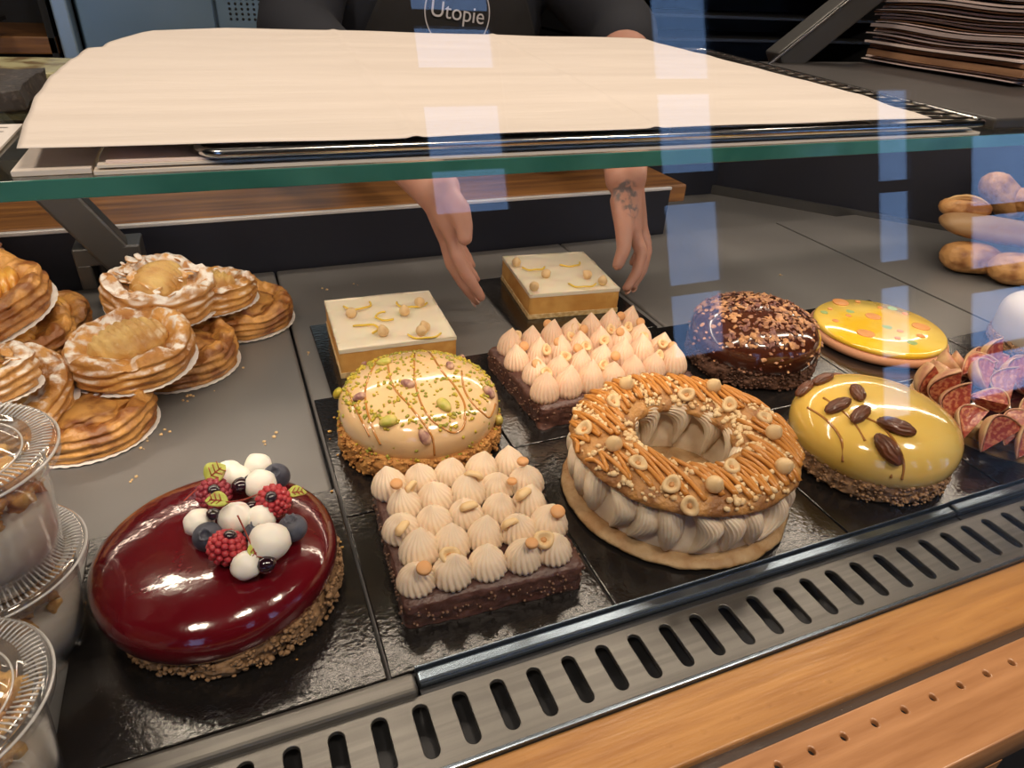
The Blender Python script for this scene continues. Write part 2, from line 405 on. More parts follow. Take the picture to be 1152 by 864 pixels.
# perforated grille
def grille():
    cu = bpy.data.curves.new('tmp', 'CURVE'); cu.dimensions = '2D'; cu.fill_mode = 'BOTH'; cu.extrude = .0012; cu.bevel_depth = .0004; cu.bevel_resolution = 1
    def loop(pts):
        s = cu.splines.new('POLY'); s.points.add(len(pts) - 1)
        for p, q in zip(s.points, pts): p.co = (*q, 0, 1)
        s.use_cyclic_u = True
    x0, x1 = -.60, .95
    loop([(x0, .1800), (x1, .1800), (x1, .2212), (x0, .2212)])
    x = .0062 - .0221 * 26
    while x < x1 - .02:
        w, y0, y1 = .0046, .1900, .2155
        if x > x0 + .01:
            pts = [(x + w * math.cos(t), y0 + w * math.sin(t)) for t in [PI + PI * k / 8 for k in range(9)]]
            pts += [(x + w * math.cos(t), y1 - w * .6 + w * math.sin(t)) for t in [PI * k / 8 for k in range(9)]]
            loop(pts)
        x += .0221
    ob = bpy.data.objects.new('tmp', cu); C.objects.link(ob)
    me = bpy.data.meshes.new_from_object(ob.evaluated_get(bpy.context.evaluated_depsgraph_get()))
    bpy.data.objects.remove(ob)
    me.materials.clear(); me.materials.append(M['grille'])
    return me
g = thing('vent_grille', 'brushed steel air vent grille with a row of long slots along the case front', 'vent', (0, 0, 0))
go = bpy.data.objects.new('slotted_plate', grille()); C.objects.link(go); go.parent = g; go.location = (0, 0, -.002)
box('duct', -.60, .95, .1802, .2210, -.04, -.030, 'hole', g)
box('lip', -.60, .95, .1770, .1797, -.006, .0012, 'trim_steel', g, bev=.0008)

# oak strip and counter
o = box('oak_strip', -.30, 1.1, .1390, .1768, -.03, -.0015, 'wood', None, bev=.0015, seg=3)
tag(o, 'long honey-coloured oak strip in front of the slotted grille', 'wooden strip')
box('glass_channel', -.6, 1.1, .1322, .1388, -.03, -.006, 'black', case)
ct = thing('oak_counter', 'oak counter top with a line of small drilled holes along its edge', 'counter', (0, 0, 0))
def counter_mesh():
    cu = bpy.data.curves.new('tmp', 'CURVE'); cu.dimensions = '2D'; cu.fill_mode = 'BOTH'; cu.extrude = .014; cu.bevel_depth = .001; cu.bevel_resolution = 2
    def loop(pts):
        s = cu.splines.new('POLY'); s.points.add(len(pts) - 1)
        for p, q in zip(s.points, pts): p.co = (*q, 0, 1)
        s.use_cyclic_u = True
    loop([(.1, .131), (.1, .0905), (.62, .0905), (.62, .131)])
    for k in range(22):
        x = .1475 + .0222 * k
        loop([(x + .0030 * math.cos(t), .1215 + .0030 * math.sin(t)) for t in [2 * PI * q / 12 for q in range(12)]])
    ob = bpy.data.objects.new('tmp', cu); C.objects.link(ob)
    me = bpy.data.meshes.new_from_object(ob.evaluated_get(bpy.context.evaluated_depsgraph_get())); bpy.data.objects.remove(ob)
    me.materials.clear(); me.materials.append(M['wood2']); return me
co = bpy.data.objects.new('counter_top', counter_mesh()); C.objects.link(co); co.parent = ct; co.location = (0, 0, -.0165)
box('hole_backing', .105, .615, .10, .1285, -.030, -.0048, 'hole', ct)
box('counter_leg', .30, .36, .09, .125, -.95, -.034, 'wood2', ct)

# front pane, leaning away from the viewer
lean = R(12)
pn = box('front_glass_pane', -.6, 1.1, -.003, .003, 0, .56, 'pane')
pn.location = (0, .1345, -.0050); pn.rotation_euler = (-lean, 0, 0)
tag(pn, 'tall clear glass front pane of the pastry case leaning inward', 'glass pane')

# staff-side wooden counter behind the case
o = box('staff_worktop', -.30, .66, .8735, 1.005, .040, .0668, 'backwood', None, bev=.003)
tag(o, 'dark stained wooden worktop behind the case under the glass shelf', 'worktop')
o = box('staff_cabinet', -.30, .60, .886, .99, -.95, .0395, 'dark_metal', None)
tag(o, 'dark cabinet carrying the wooden worktop behind the case', 'cabinet')

# ------------------------------------------------------------------ glass shelf and what is on it
SZ = .2405
sh = thing('glass_shelf', 'wide clear glass shelf with a green polished front edge above the pastries', 'shelf', (0, 0, 0))
box('glass_sheet', -.62, 1.30, .3952, .80, SZ - .0095, SZ, 'shelfglass', sh)
box('green_edge', -.62, 1.30, .3936, .3950, SZ - .0098, SZ + .0002, 'glassedge', sh, bev=.0005)
def bar(name, a, b, w, t, m, parent):
    a = Vector(a); b = Vector(b); d = b - a
    o = box(name, -w / 2, w / 2, -t / 2, t / 2, 0, d.length, m, parent, bev=.003)
    o.location = a; o.rotation_euler = d.to_track_quat('Z', 'X').to_euler(); return o
st = thing('shelf_strut', 'dark grey slanting metal strut under the left end of the glass shelf', 'strut', (0, 0, 0))
bar('strut_bar', (-.116, .80, .045), (-.220, .79, .2305), .034, .03, 'strut', st)
bm = bmesh.new()
add_box(bm, -.162, -.098, .785, .825, .050, .070, .002); add_box(bm, -.162, -.148, .785, .825, .024, .052, .002); add_box(bm, -.112, -.098, .785, .825, .024, .052, .002)
bm_obj('strut_foot', bm, 'strut', st)
bm = bmesh.new(); add_box(bm, -.142, -.122, .79, .857, -.0035, .05, .002); bm_obj('strut_post', bm, 'black', st)
st = thing('shelf_strut', 'grey slanting metal strut rising beside the paper stack at the upper right', 'strut', (0, 0, 0))
bar('strut_bar', (.700, .785, .2465), (.97, .785, .44), .038, .03, 'strut', st)
bar('strut_edge', (.672, .768, .2485), (.944, .768, .444), .004, .004, 'chrome', st)
box('strut_foot', .675, .725, .775, .798, .2407, .2470, 'strut', st, bev=.002)

# stack of thin boards between shelf and rack
sheets = [(-.062, .585, .398, .79, .2407, .2426, 'card'), (-.058, .57, .404, .79, .2428, .2437, 'mauvepaper'), (-.060, .575, .399, .79, .2439, .2452, 'card'), (-.056, .21, .401, .78, .2454, .2465, 'greypaper')]
sl = ['pale card sheet lowest under the wire rack, on the glass shelf', 'dark grey card sheet between the two pale sheets under the wire rack', 'upper of the two wide pale card sheets under the wire rack', 'short pale grey card sheet under the left end of the wire rack']
for (a, b, c, d_, e, f_, m), l in zip(sheets, sl):
    tag(box('card_sheet', a, b, c, d_, e, f_, m), l, 'card sheet', 'card sheets under the wire rack')

# wire rack, its back end lying a little higher
rk = thing('cooling_rack', 'chromed wire cooling rack under the large parchment sheet', 'wire rack', (0, .397, .2494), (R(1.8), 0, 0))
x0, x1, y0, y1 = -.012, .590, 0, .402
rr = .012; pts = []
for cx, cy, s in ((x1 - rr, y0 + rr, -PI / 2), (x1 - rr, y1 - rr, 0), (x0 + rr, y1 - rr, PI / 2), (x0 + rr, y0 + rr, PI)):
    for k in range(6): pts.append((cx + rr * math.cos(s + PI / 2 * k / 5), cy + rr * math.sin(s + PI / 2 * k / 5), 0))
mb = MB(); mb.add(*tube(pts, .0026, 10, True)); mb.build('frame', 'chrome', rk)
w0 = None
for k in range(25):
    y = .015 + k * .0155
    if w0 is None:
        mb = MB(); mb.add(*tube([(x0, 0, 0), (x1, 0, 0)], .0011, 8)); w0 = mb.build('wire', 'chrome', rk, loc=(0, y, .0012))
    else:
        o = w0.copy(); C.objects.link(o); o.location = (0, y, .0012)
for xx in (.10, .29, .48):
    mb = MB(); mb.add(*tube([(xx, 0, -.0012), (xx, y1, -.0012)], .0016, 8)); mb.build('cross_wire', 'chrome', rk)
for xx in (.02, .57):
    for yy in (.03, .37):
        z = -.0022 if yy < .1 else -.0125
        mb = MB(); mb.add(*tube([(xx, yy, 0), (xx, yy, z + .002)], .002, 8)); mb.build('foot', 'chrome', rk)

# parchment
def parchment():
    # outline given by (left x, right x) against depth; the left side curls past the rack
    rows = 70; cols = 200; vs = []; fs = []
    for i in range(rows + 1):
        t = i / rows
        y = .394 + .492 * t
        xl = -.092 - .010 * math.sin(PI * min(t / .68, 1))
        if t > .68: xl += .010 + .036 * ((t - .68) / .32) ** 1.5
        xr = .545 - .012 * t
        if t < .25: xr -= .02 * (1 - t / .25)
        for j in range(cols + 1):
            s = j / cols
            x = xl + (xr - xl) * s
            yy = y - .030 * s * t + .006 * s * (1 - t)
            yy += .007 * (1 - t) * max(0, (.3 - s) / .3)
            if s < .12: yy -= (.12 - s) * .9 * max(0, t - .7)
            z = .2494 + .0038 + (yy - .397) * math.tan(R(1.8))
            over = max(0, -.03 - x)
            z += .0012 * (noise.noise(Vector((x * 9, yy * 30, 1))) + 1)
            z += .0015 * max(0, noise.noise(Vector((x * 4, yy * 5, 7)))) 
            for xa, ya, xb, yb in ((.1056, .417, .1264, .715), (.2665, .394, .3229, .836)):
                d_ = x - (xa + (xb - xa) * (yy - ya) / (yb - ya)); z += .0011 * math.exp(-(d_ / .0035) ** 2)
            vs.append((x, yy, z))
    n = cols + 1
    for i in range(rows):
        for j in range(cols): fs.append((i * n + j, i * n + j + 1, (i + 1) * n + j + 1, (i + 1) * n + j))
    o = link_mesh('parchment_sheet', vs, fs, 'parch')
    s = o.modifiers.new('thick', 'SOLIDIFY'); s.thickness = .0003
    return o
tag(parchment(), 'large sheet of pale baking parchment lying over the wire rack', 'baking paper')
o = box('folded_parchment', -.098, -.004, .402, .50, .2408, .2432, 'parch', None); o.location = (0, 0, 0)
o.data.transform(Matrix.Translation((0, 0, 0)))
tag(o, 'folded piece of pale parchment under the left corner of the rack', 'baking paper')
tag(o, 'folded piece of pale parchment under the left corner of the rack', 'baking paper')
for v in o.data.vertices:
    if v.co.x > -.05: v.co.x = -.0635

# left end of the shelf
def rough_slab(name, x0, x1, y0, y1, z0, z1, m, amp, seed):
    bm = bmesh.new(); add_box(bm, x0, x1, y0, y1, z0, z1)
    bmesh.ops.subdivide_edges(bm, edges=bm.edges[:], cuts=14, use_grid_fill=True)
    for v in bm.verts:
        n = nz(v.co, 30, seed); n2 = nz(v.co, 45, seed + 4)
        v.co += Vector((n * amp, n2 * amp, (n + n2) * amp * .5 if v.co.z > z0 + 1e-4 else 0))
    return bm_obj(name, bm, m, None, True)
o = rough_slab('dark_stone_slab', -.40, -.118, .56, .672, .2445, .2570, 'sparkle', .006, 2)
tag(o, 'rough black sparkling slab on the left end of the glass shelf', 'stone slab')
o = rough_slab('marbled_slab', -.42, -.112, .685, .79, .2412, .2500, 'marble', .002, 3)
tag(o, 'olive and brown marbled slab behind the rough black slab', 'stone slab')
pp = thing('printed_paper', 'white printed paper lying in front of the rough black slab', 'paper', (-.125, .44, .2412))
box('sheet', -.20, .012, 0, .085, 0, .0012, 'doily', pp)
mb = MB()
for k in range(4):
    for q in range(9):
        a = -.09 + q * .011; mb.add([(a, .075 - k * .012, .0014), (a + .008, .075 - k * .012, .0014), (a + .008, .0735 - k * .012, .0014), (a, .0735 - k * .012, .0014)], [(0, 1, 2, 3)])
mb.build('printed_lines', 'ink', pp, False)
box('sheet', -.22, -.02, -.038, .03, 0.0013, .0022, 'mauvepaper', pp)

# right end: slate tray and stack of papers
o = box('slate_tray', .618, 1.29, .41, .792, SZ + .0004, .2500, 'slate', None, bev=.002)
tag(o, 'dark slate tray on the right end of the glass shelf', 'tray')
zz = .2502; k = 0
grp = 'papers in the tall stack'
stack_lab = {}
ns = 31
for k in range(ns):
    th = random.choice([.0008, .0011, .0016, .0024]) if k not in (3, 4, 11) else (.0075 if k == 3 else .004)
    m = ['greypaper', 'kraft', 'mauvepaper'][k % 3] if k > 5 else ['greypaper', 'greypaper', 'greypaper', 'kraft', 'kraft', 'greypaper'][k]
    jx = random.uniform(-.012, .012) + (.0 if k > 6 else -.004) - .0004 * k; jy = random.uniform(-.006, .006)
    # each bundle of paper sags a little towards the viewer
    vs = []; fs = []; nx, ny = 6, 14
    for s in (0, 1):
        for i in range(nx + 1):
            for j in range(ny + 1):
                x = .868 + jx + .34 * i / nx; y = .565 + jy + .225 * j / ny
                wob = .0018 * math.sin(j * .5 + k * .17) + .001 * nz((x, y, k * .2), 12)
                if k < 6: wob *= .25
                vs.append((x + .003 * nz((0, y, k), 20), y, zz + .0011 + wob + (th if s else 0)))
    n = (ny + 1); tot = (nx + 1) * n
    for i in range(nx):
        for j in range(ny):
            a = i * n + j; fs.append((a, a + 1, a + n + 1, a + n)); fs.append((tot + a, tot + a + n, tot + a + n + 1, tot + a + 1))
    for j in range(ny):
        fs.append((j, tot + j, tot + j + 1, j + 1)); a = nx * n + j; fs.append((a, a + 1, tot + a + 1, tot + a))
    for i in range(nx):
        a = i * n; fs.append((a, a + n, tot + a + n, tot + a)); a = i * n + ny; fs.append((a, tot + a, tot + a + n, a + n))
    o = link_mesh('paper_bundle', vs, fs, m, None, False)
    cn = {'greypaper': 'pale', 'kraft': 'brown', 'mauvepaper': 'grey'}[m]
    if k == 0: l = 'pale paper at the very bottom of the tall stack on the slate tray'
    elif k == 3: l = 'thickest brown paper bundle low in the tall stack on the slate tray'
    else: l = cn + (' papers in the upper half of the tall stack on the slate tray' if k > 14 else ' papers in the lower half of the tall stack on the slate tray')
    g_ = l if k not in (0, 3) else None
    tag(o, l, 'paper', g_)
    zz += th + .0017

# ------------------------------------------------------------------ black boards under the cakes
boards = [(-.1245, .0385, .2375, .408, 'shiny black board under the red glazed cake'),
          (.0405, .1835, .2375, .3735, 'shiny black board under the front chocolate square with cream dollops'),
          (.0405, .1840, .3745, .5355, 'shiny black board under the pistachio-covered dome cake'),
          (.0570, .1700, .5365, .6850, 'shiny black board under the left white-topped slice'),
          (.1850, .3790, .2375, .412, 'shiny black board under the ring pastry'),
          (.1850, .3990, .413, .572, 'shiny black board under the longer chocolate cake'),
          (.2700, .4280, .573, .755, 'shiny black board under the rear white-topped slice'),
          (.3800, .5450, .2375, .390, 'shiny black board under the yellow dome cake with pecans'),
          (.4000, .5600, .391, .570, 'shiny black board under the nut-crusted chocolate dome'),
          (.5465, .7380, .2375, .390, 'shiny black board under the fig tart'),
          (.5610, .7380, .391, .560, 'shiny black board under the flat yellow tart'),
          (.7390, .9200, .2375, .450, 'shiny black board at the right edge under the pale domed cake')]
for a, b, c, d_, l in boards:
    o = box('cake_board', a, b, c, d_, -.0032, 0.0, 'board', None, bev=.0008, seg=2)
    tag(o, l, 'cake board', 'shiny black cake boards')

# ------------------------------------------------------------------ cakes
def crumb_disc(r, h, m, parent, seed=1, amp=.0035, name='crumble_base'):
    prof = [(0, 0), (r * .5, 0), (r * .95, 0), (r * 1.0, h * .15), (r * 1.01, h * .4), (r * 1.01, h * .7), (r * .98, h * .95), (r * .9, h), (r * .5, h), (0, h)]
    pr = []
    for i in range(len(prof) - 1):
        for k in range(4):
            t = k / 4; pr.append((prof[i][0] * (1 - t) + prof[i + 1][0] * t, prof[i][1] * (1 - t) + prof[i + 1][1] * t))
    pr.append(prof[-1])
    def fn(p, a, i):
        q = nz(p, 160, seed) * amp * .7 + nz(p, 60, seed + 2) * amp + nz(p, 420, seed) * amp * .35
        if p.length < 1e-4: return p
        rad = Vector((p.x, p.y, 0)); l = rad.length
        if l > r * .6: rad *= (l + q) / l
        return Vector((rad.x, rad.y, max(p.z + (q * .3 if 0.001 < p.z < h - .001 else 0), 0)))
    mb = MB(); mb.add(*lathe(pr, 150, fn))
    rs = random.Random(seed)
    for k in range(900):
        a = rs.uniform(0, 2 * PI); sz = rs.uniform(.0008, .0023)
        top = rs.random() < .22
        rr_ = r * rs.uniform(.93, 1.0) if top else r * 1.015
        z = h * .98 if top else rs.uniform(.0012, h)
        mb.add(*blob(1, sz, sz * rs.uniform(.6, 1), sz * rs.uniform(.5, .9), .4, 3, k), Matrix.Translation((rr_ * math.cos(a), rr_ * math.sin(a), max(z, sz))) @ Matrix.Rotation(rs.uniform(0, 6), 4, 'Z'))
    return mb.build(name, m, parent)

def dome_prof(r, z0, z1, zeq, pw=2.4, n=26, rb=.86):
    """glaze: under-turned lower lip, bulge at zeq, rounded top"""
    out = [(r * rb, z0)]
    for k in range(1, 7):
        t = k / 7 * PI / 2
        out.append((r * (rb + (1 - rb) * math.sin(t)), z0 + (zeq - z0) * (1 - math.cos(t))))
    for k in range(n + 1):
        t = PI / 2 * k / n
        c, s = math.cos(t), math.sin(t)
        out.append((r * max(c, 0) ** (2 / pw), zeq + (z1 - zeq) * s ** (2 / pw)))
    out[-1] = (0, z1)
    return out

def dome(name, r, z0, z1, zeq, m, parent, pw=2.4, seed=0, amp=.0006, rb=.86, ell=(1, 1)):
    def fn(p, a, i):
        q = nz(p, 25, seed) * amp
        p = Vector((p.x * ell[0], p.y * ell[1], p.z))
        return p + Vector((p.x, p.y, p.z * .8)) * (q / max(r, 1e-5)) if p.z > z0 + .001 else p
    return link_mesh(name, *lathe(dome_prof(r, z0, z1, zeq, pw, rb=rb), 96, fn), m, parent)

def dome_z(rho, r, z1, zeq, pw):
    q = min(rho / r, .999)
    return zeq + (z1 - zeq) * (1 - q ** pw) ** (1 / pw)

def dome_pt(x, y, D, off=0):
    r, z1, zeq, pw = D
    rho = math.hypot(x, y)
    z = dome_z(rho, r, z1, zeq, pw)
    e = 1e-4
    zx = (dome_z(math.hypot(x + e, y), *D) - dome_z(math.hypot(x - e, y), *D)) / (2 * e)
    zy = (dome_z(math.hypot(x, y + e), *D) - dome_z(math.hypot(x, y - e), *D)) / (2 * e)
    n = Vector((-zx, -zy, 1)).normalized()
    return Vector((x, y, z)) + n * off, n

def frame_at(p, n, spin=0, scale=1):
    q = n.to_track_quat('Z', 'Y')
    return Matrix.Translation(p) @ q.to_matrix().to_4x4() @ Matrix.Rotation(spin, 4, 'Z') @ Matrix.Scale(scale, 4)

def put(name, vs, fs, m, parent, mtx, smooth=True):
    o = link_mesh(name, vs, fs, m, parent, smooth); o.matrix_local = mtx; return o

def clone(o, parent, mtx):
    c = o.copy(); C.objects.link(c); c.parent = parent; c.matrix_local = mtx
    for ch in o.children:
        d = ch.copy(); C.objects.link(d); d.parent = c
    return c

def lab(o, l): o['label'] = l; return o

# ---- red glazed cake
rc = thing('red_glazed_cake', 'round cake under dark red mirror glaze topped with berries and cream', 'cake', (-.0410, .3335, 0))
crumb_disc(.0640, .019, 'crumb', rc, 1).location = (.0050, -.0020, 0)
RD = (.0695, .050, .027, 2.7)
dome('red_glaze', RD[0], .014, RD[1], RD[2], 'redglaze', rc, pw=RD[3], seed=3, amp=.0008, rb=.90)

def cream_ball(s, seed, parent, p, name='cream_dollop'):
    vs, fs = blob(3, s, s, s * .92, .10, 2.2, seed)
    vs = [v + Vector((0, 0, s * .12 * max(0, (v.z / s)) ** 4)) for v in vs]
    return put(name, vs, fs, 'white', parent, Matrix.Translation(p))

def raspberry(s, m, parent, mtx, gel=True):
    """hollow berry made of drupelets around a cavity; axis is +Z (open end up)"""
    mb = MB()
    mb.add(*blob(2, s * .80, s * .80, s * .80))
    rows = [(-.75, .45, 6), (-.45, .78, 11), (-.08, .95, 14), (.30, .93, 14), (.62, .76, 12), (.82, .52, 9)]
    for zi, rr_, n in rows:
        for k in range(n):
            a = 2 * PI * (k + .5 * (rows.index((zi, rr_, n)) % 2)) / n
            vs, fs = blob(1, s * .215, s * .215, s * .20)
            mb.add(vs, fs, Matrix.Translation((rr_ * s * .86 * math.cos(a), rr_ * s * .86 * math.sin(a), zi * s * .86)))
    o = mb.build('raspberry', m, parent); o.matrix_local = mtx
    if gel:
        vs, fs = blob(2, s * .36, s * .36, s * .24, .1, 3, 2)
        put('berry_gel', vs, fs, 'berrygel', o, Matrix.Translation((0, 0, s * .82)))
    return o

def blueberry(s, parent, mtx):
    prof = [(0, -s * .92)] + [(s * math.cos(t), s * .92 * math.sin(t)) for t in [(-80 + k * 12) * PI / 180 for k in range(13)]]
    prof += [(s * .42, s * .86), (s * .36, s * .97), (s * .28, s * .80), (s * .12, s * .70), (0, s * .68)]
    def fn(p, a, i):
        if i == len(prof) - 4: return p + Vector((0, 0, s * .10 * math.cos(5 * a))) + Vector((p.x, p.y, 0)) * .22 * math.cos(5 * a)
        return p
    return put('blueberry', *lathe(prof, 30, fn), 'blue', parent, mtx)

def leaf(L_, W_, parent, mtx, stem=.015, curl=.25):
    vs = []; fs = []; n = 12
    for i in range(n + 1):
        t = i / n
        w = W_ * (math.sin(PI * min(t * 1.02, 1)) ** .6) * (1 - .25 * t) * .5 + .0001
        for j in (-1, -.5, 0, .5, 1):
            vs.append((w * j, L_ * t, curl * L_ * (t * (1 - t)) * 1.5 + abs(j) * w * .35 + .0004 * math.sin(9 * t + j * 3)))
    for i in range(n):
        for j in range(4): fs.append((i * 5 + j, i * 5 + j + 1, i * 5 + 6 + j, i * 5 + 5 + j))
    o = put('leaf', vs, fs, 'leaf', parent, mtx)
    sm = o.modifiers.new('t', 'SOLIDIFY'); sm.thickness = .0005
    mb = MB(); mb.add(*tube(smooth_pts([(0, L_ * .8, curl * L_ * .3), (0, L_ * .4, curl * L_ * .42), (0, 0, .0003), (.001, -stem * .5, .002), (.003, -stem, .006)], 4), .00045, 6))
    for s in (-1, 1):
        for t in (.3, .5, .7): mb.add(*tube([(0, L_ * t, curl * L_ * .33 + .0006), (s * W_ * .30, L_ * (t + .14), curl * L_ * .30 + W_ * .1 + .0006)], .0003, 5))
    mb.build('stem', 'leafred', o); return o

# garnish placed by photo position, solved on planes above the glaze
CAM = Vector((0, 0, .34))
def on_plane(px, py, z):
    d = Vector((px - 576, 432 - py, -f_px)); w = Vector((d.dot(X), d.dot(Y), d.dot(Z)))
    return CAM + w * ((z - .34) / w.z)
def up(loc): return Matrix.Translation(loc)
base = Vector(rc.location)
gz = .050
def gar(px, py, z): return on_plane(px, py, gz + z) - base
for i, (px, py, z, s) in enumerate([(224, 588, .006, .0085), (265, 583, .009, .0098), (293, 545, .010, .0098), (303, 610, .010, .0115),
                                    (277, 636, .006, .0082), (293, 584, .007, .0085), (266, 537, .008, .0085), (290, 524, .008, .0085), (258, 532, .007, .0085)]):
    cream_ball(s, i, rc, gar(px, py, z))
def face_cam(p, tilt): return (CAM - (p + base)).normalized()
for i, (px, py, z, s, m, dirn) in enumerate([(241, 556, .010, .0105, 'rasp2', (.1, -.55, .8)), (308, 564, .011, .0105, 'rasp', (-.12, -.50, .85)), (255, 617, .009, .0108, 'rasp', (.35, .10, .93))]):
    p = gar(px, py, z); o = raspberry(s, m, rc, frame_at(p, Vector(dirn).normalized(), i))
    lab(o, ['dusky red raspberry with a dark gel centre', 'bright raspberry with a dark gel centre at the right', 'plump red raspberry at the front of the berries'][i])
for px, py, z, s, dirn in [(234, 604, .005, .0085, (-.1, -.6, .8)), (311, 536, .008, .0085, (-.1, -.5, .85)), (329, 594, .006, .0085, (-.1, .0, 1)), (288, 600, .004, .007, (0, 0, 1))]:
    p = gar(px, py, z); blueberry(s, rc, frame_at(p, Vector(dirn).normalized(), px))
for px, py, z, s in [(240, 578, .013, .0042), (271, 546, .012, .0058), (281, 540, .013, .004), (299, 634, .006, .0058), (283, 572, .008, .005)]:
    vs, fs = blob(2, s, s, s * .85, .08, 3, px); put('gel_drop', vs, fs, 'berrygel', rc, up(gar(px, py, z)))
for px, py, z, L_, W_, n_, sp in [(232, 541, .017, .014, .015, (-.1, -.55, .8), -50), (257, 565, .021, .013, .011, (.0, -.3, .95), 70), (282, 612, .014, .012, .008, (.3, -.4, .8), 160), (322, 556, .012, .012, .009, (.1, -.2, .9), -120)]:
    p = gar(px, py, z); leaf(L_, W_, rc, frame_at(p, Vector(n_).normalized(), R(sp)), .016)

# ---- piped dollop with star-nozzle ridges
def dollop_mesh(r, h, ridges=16, twist=.5, peak=.28, lean=(0, 0)):
    prof = []
    for k in range(19):
        t = k / 18
        rr_ = r * (math.cos(t * PI / 2) ** .85 * (1 - .0 * t) if t < .999 else 0)
        q_ = t / .80
        rr_ = r * (math.sqrt(max(0, 1 - (q_ * .97) ** 2)) if q_ < .9 else .488 * ((1 - t) / .28) ** .9) * (1 if t > .14 else .88 + .12 * t / .14)
        prof.append((max(rr_, 0), h * t))
    n = 96
    def fn(p, a, i):
        t = i / 18
        amp = .13 * (1 - t) ** .3 if i < 18 else 0
        c = abs(math.cos((a + twist * t) * ridges / 2)) ** .8
        s = 1 - amp * (1 - c) * 1.25
        return Vector((p.x * s + lean[0] * h * t ** 3, p.y * s + lean[1] * h * t ** 3, p.z))
    return lathe(prof, n, fn)

def nut_half(parent, mtx, s=.0055, pale=True):
    """halved hazelnut: thick rounded ring with a hollow"""
    prof = [(0, -.55 * s), (s * .6, -.5 * s), (s * .95, -.15 * s), (s, .1 * s), (s * .85, .3 * s), (s * .6, .28 * s), (s * .42, .05 * s), (s * .2, -.08 * s), (0, -.1 * s)]
    def fn(p, a, i): return Vector((p.x * 1.12, p.y * .92, p.z)) * (1 + .06 * math.sin(3 * a))
    o = put('hazelnut_half', *lathe(prof, 22, fn), 'nutpale', parent, mtx)
    vs, fs = blob(1, s * .36, s * .30, s * .10); put('nut_hollow', vs, fs, 'nuttoast', o, Matrix.Translation((0, 0, -.02 * s)))
    return o
def nut_coin(parent, mtx, s=.0042):
    prof = [(0, 0), (s * .9, 0), (s, .2 * s), (s, .5 * s), (s * .9, .7 * s), (0, .72 * s)]
    return put('hazelnut_slice', *lathe(prof, 20), 'nuttoast', parent, mtx)
def nut_whole(parent, mtx, s=.006):
    def fn(p, v): return p + Vector((0, 0, s * .35 * max(0, v.z) ** 6))
    vs, fs = blob(3, s, s, s * .95, .05, 2, 3, fn)
    o = put('hazelnut', vs, fs, 'nutpale', parent, mtx)
    return o

def choc_slab(name, w, d, h, parent, seed):
    bm = bmesh.new(); add_box(bm, -w / 2, w / 2, -d / 2, d / 2, 0, h)
    bmesh.ops.subdivide_edges(bm, edges=bm.edges[:], cuts=40, use_grid_fill=True)
    for v in bm.verts:
        q = v.co
        # round edges, bulge and lumpy coating
        ex = max(0, abs(q.x) - (w / 2 - .004)) / .004; ey = max(0, abs(q.y) - (d / 2 - .004)) / .004; ez = max(0, q.z - (h - .004)) / .004
        k = (ex * ex * ey * ey + ex * ex * ez * ez + ey * ey * ez * ez) ** .5
        v.co -= Vector((math.copysign(ex, q.x) * k, math.copysign(ey, q.y) * k, ez * k)) * .0018
        n = nz(q, 70, seed) * .0018 + nz(q, 200, seed) * .0011
        foot = max(0, 1 - q.z / .005) * (.0006 + .0024 * nz((q.x, q.y, 0), 60, seed + 1))
        v.co += Vector((math.copysign(n + foot, q.x) if ex > 0 else 0, math.copysign(n + foot, q.y) if ey > 0 else 0, n * .5 if ez > 0 else 0))
    return bm_obj(name, bm, 'chocbrown', parent, True)

def choc_specks(w, d, h, parent, n=260):
    mb = MB()
    for k in range(n):
        side = random.choice('flrb'); u = random.uniform(-.48, .48); z = random.uniform(.001, h * .9)
        p = {'f': (u * w, -d / 2 - .0012, z), 'b': (u * w, d / 2 + .0012, z), 'l': (-w / 2 - .0012, u * d, z), 'r': (w / 2 + .0012, u * d, z)}[side]
        s = random.uniform(.0005, .0012)
        mb.add(*blob(1, s, s, s), Matrix.Translation(p))
    o = mb.build('nut_specks', 'speck', parent); o['kind'] = 'stuff'; return o

# front chocolate square
q = thing('chocolate_square_cake', 'square chocolate-coated cake topped with ridged praline dollops, nearest the slotted grille', 'cake', (.1165, .3205, 0), (0, 0, R(-3)))
choc_slab('chocolate_base', .115, .116, .021, q, 5); choc_specks(.115, .116, .021, q)
dm = None; random.seed(12)
for j in range(5):
    for i in range(5):
        x = -.0445 + i * .0222 + (.003 if j % 2 else -.003) + random.uniform(-.001, .001)
        y = -.0450 + j * .0224 + random.uniform(-.001, .001)
        mt = Matrix.Translation((x, y, .0212)) @ Matrix.Rotation(random.uniform(0, 6), 4, 'Z') @ Matrix.Diagonal((*[random.uniform(.95, 1.06)] * 2, random.uniform(.9, 1.08), 1))
        if dm is None: dm = put('cream_dollop', *dollop_mesh(.0131, .0215, 18, .55, lean=(.10, .05)), 'praline', q, mt)
        else: clone(dm, q, mt)
def tilt(x, y, z, rx, ry, rz): return Matrix.Translation((x, y, z)) @ Euler((R(rx), R(ry), R(rz))).to_matrix().to_4x4()
qinv = (Matrix.Translation(q.location) @ Euler(q.rotation_euler).to_matrix().to_4x4()).inverted()
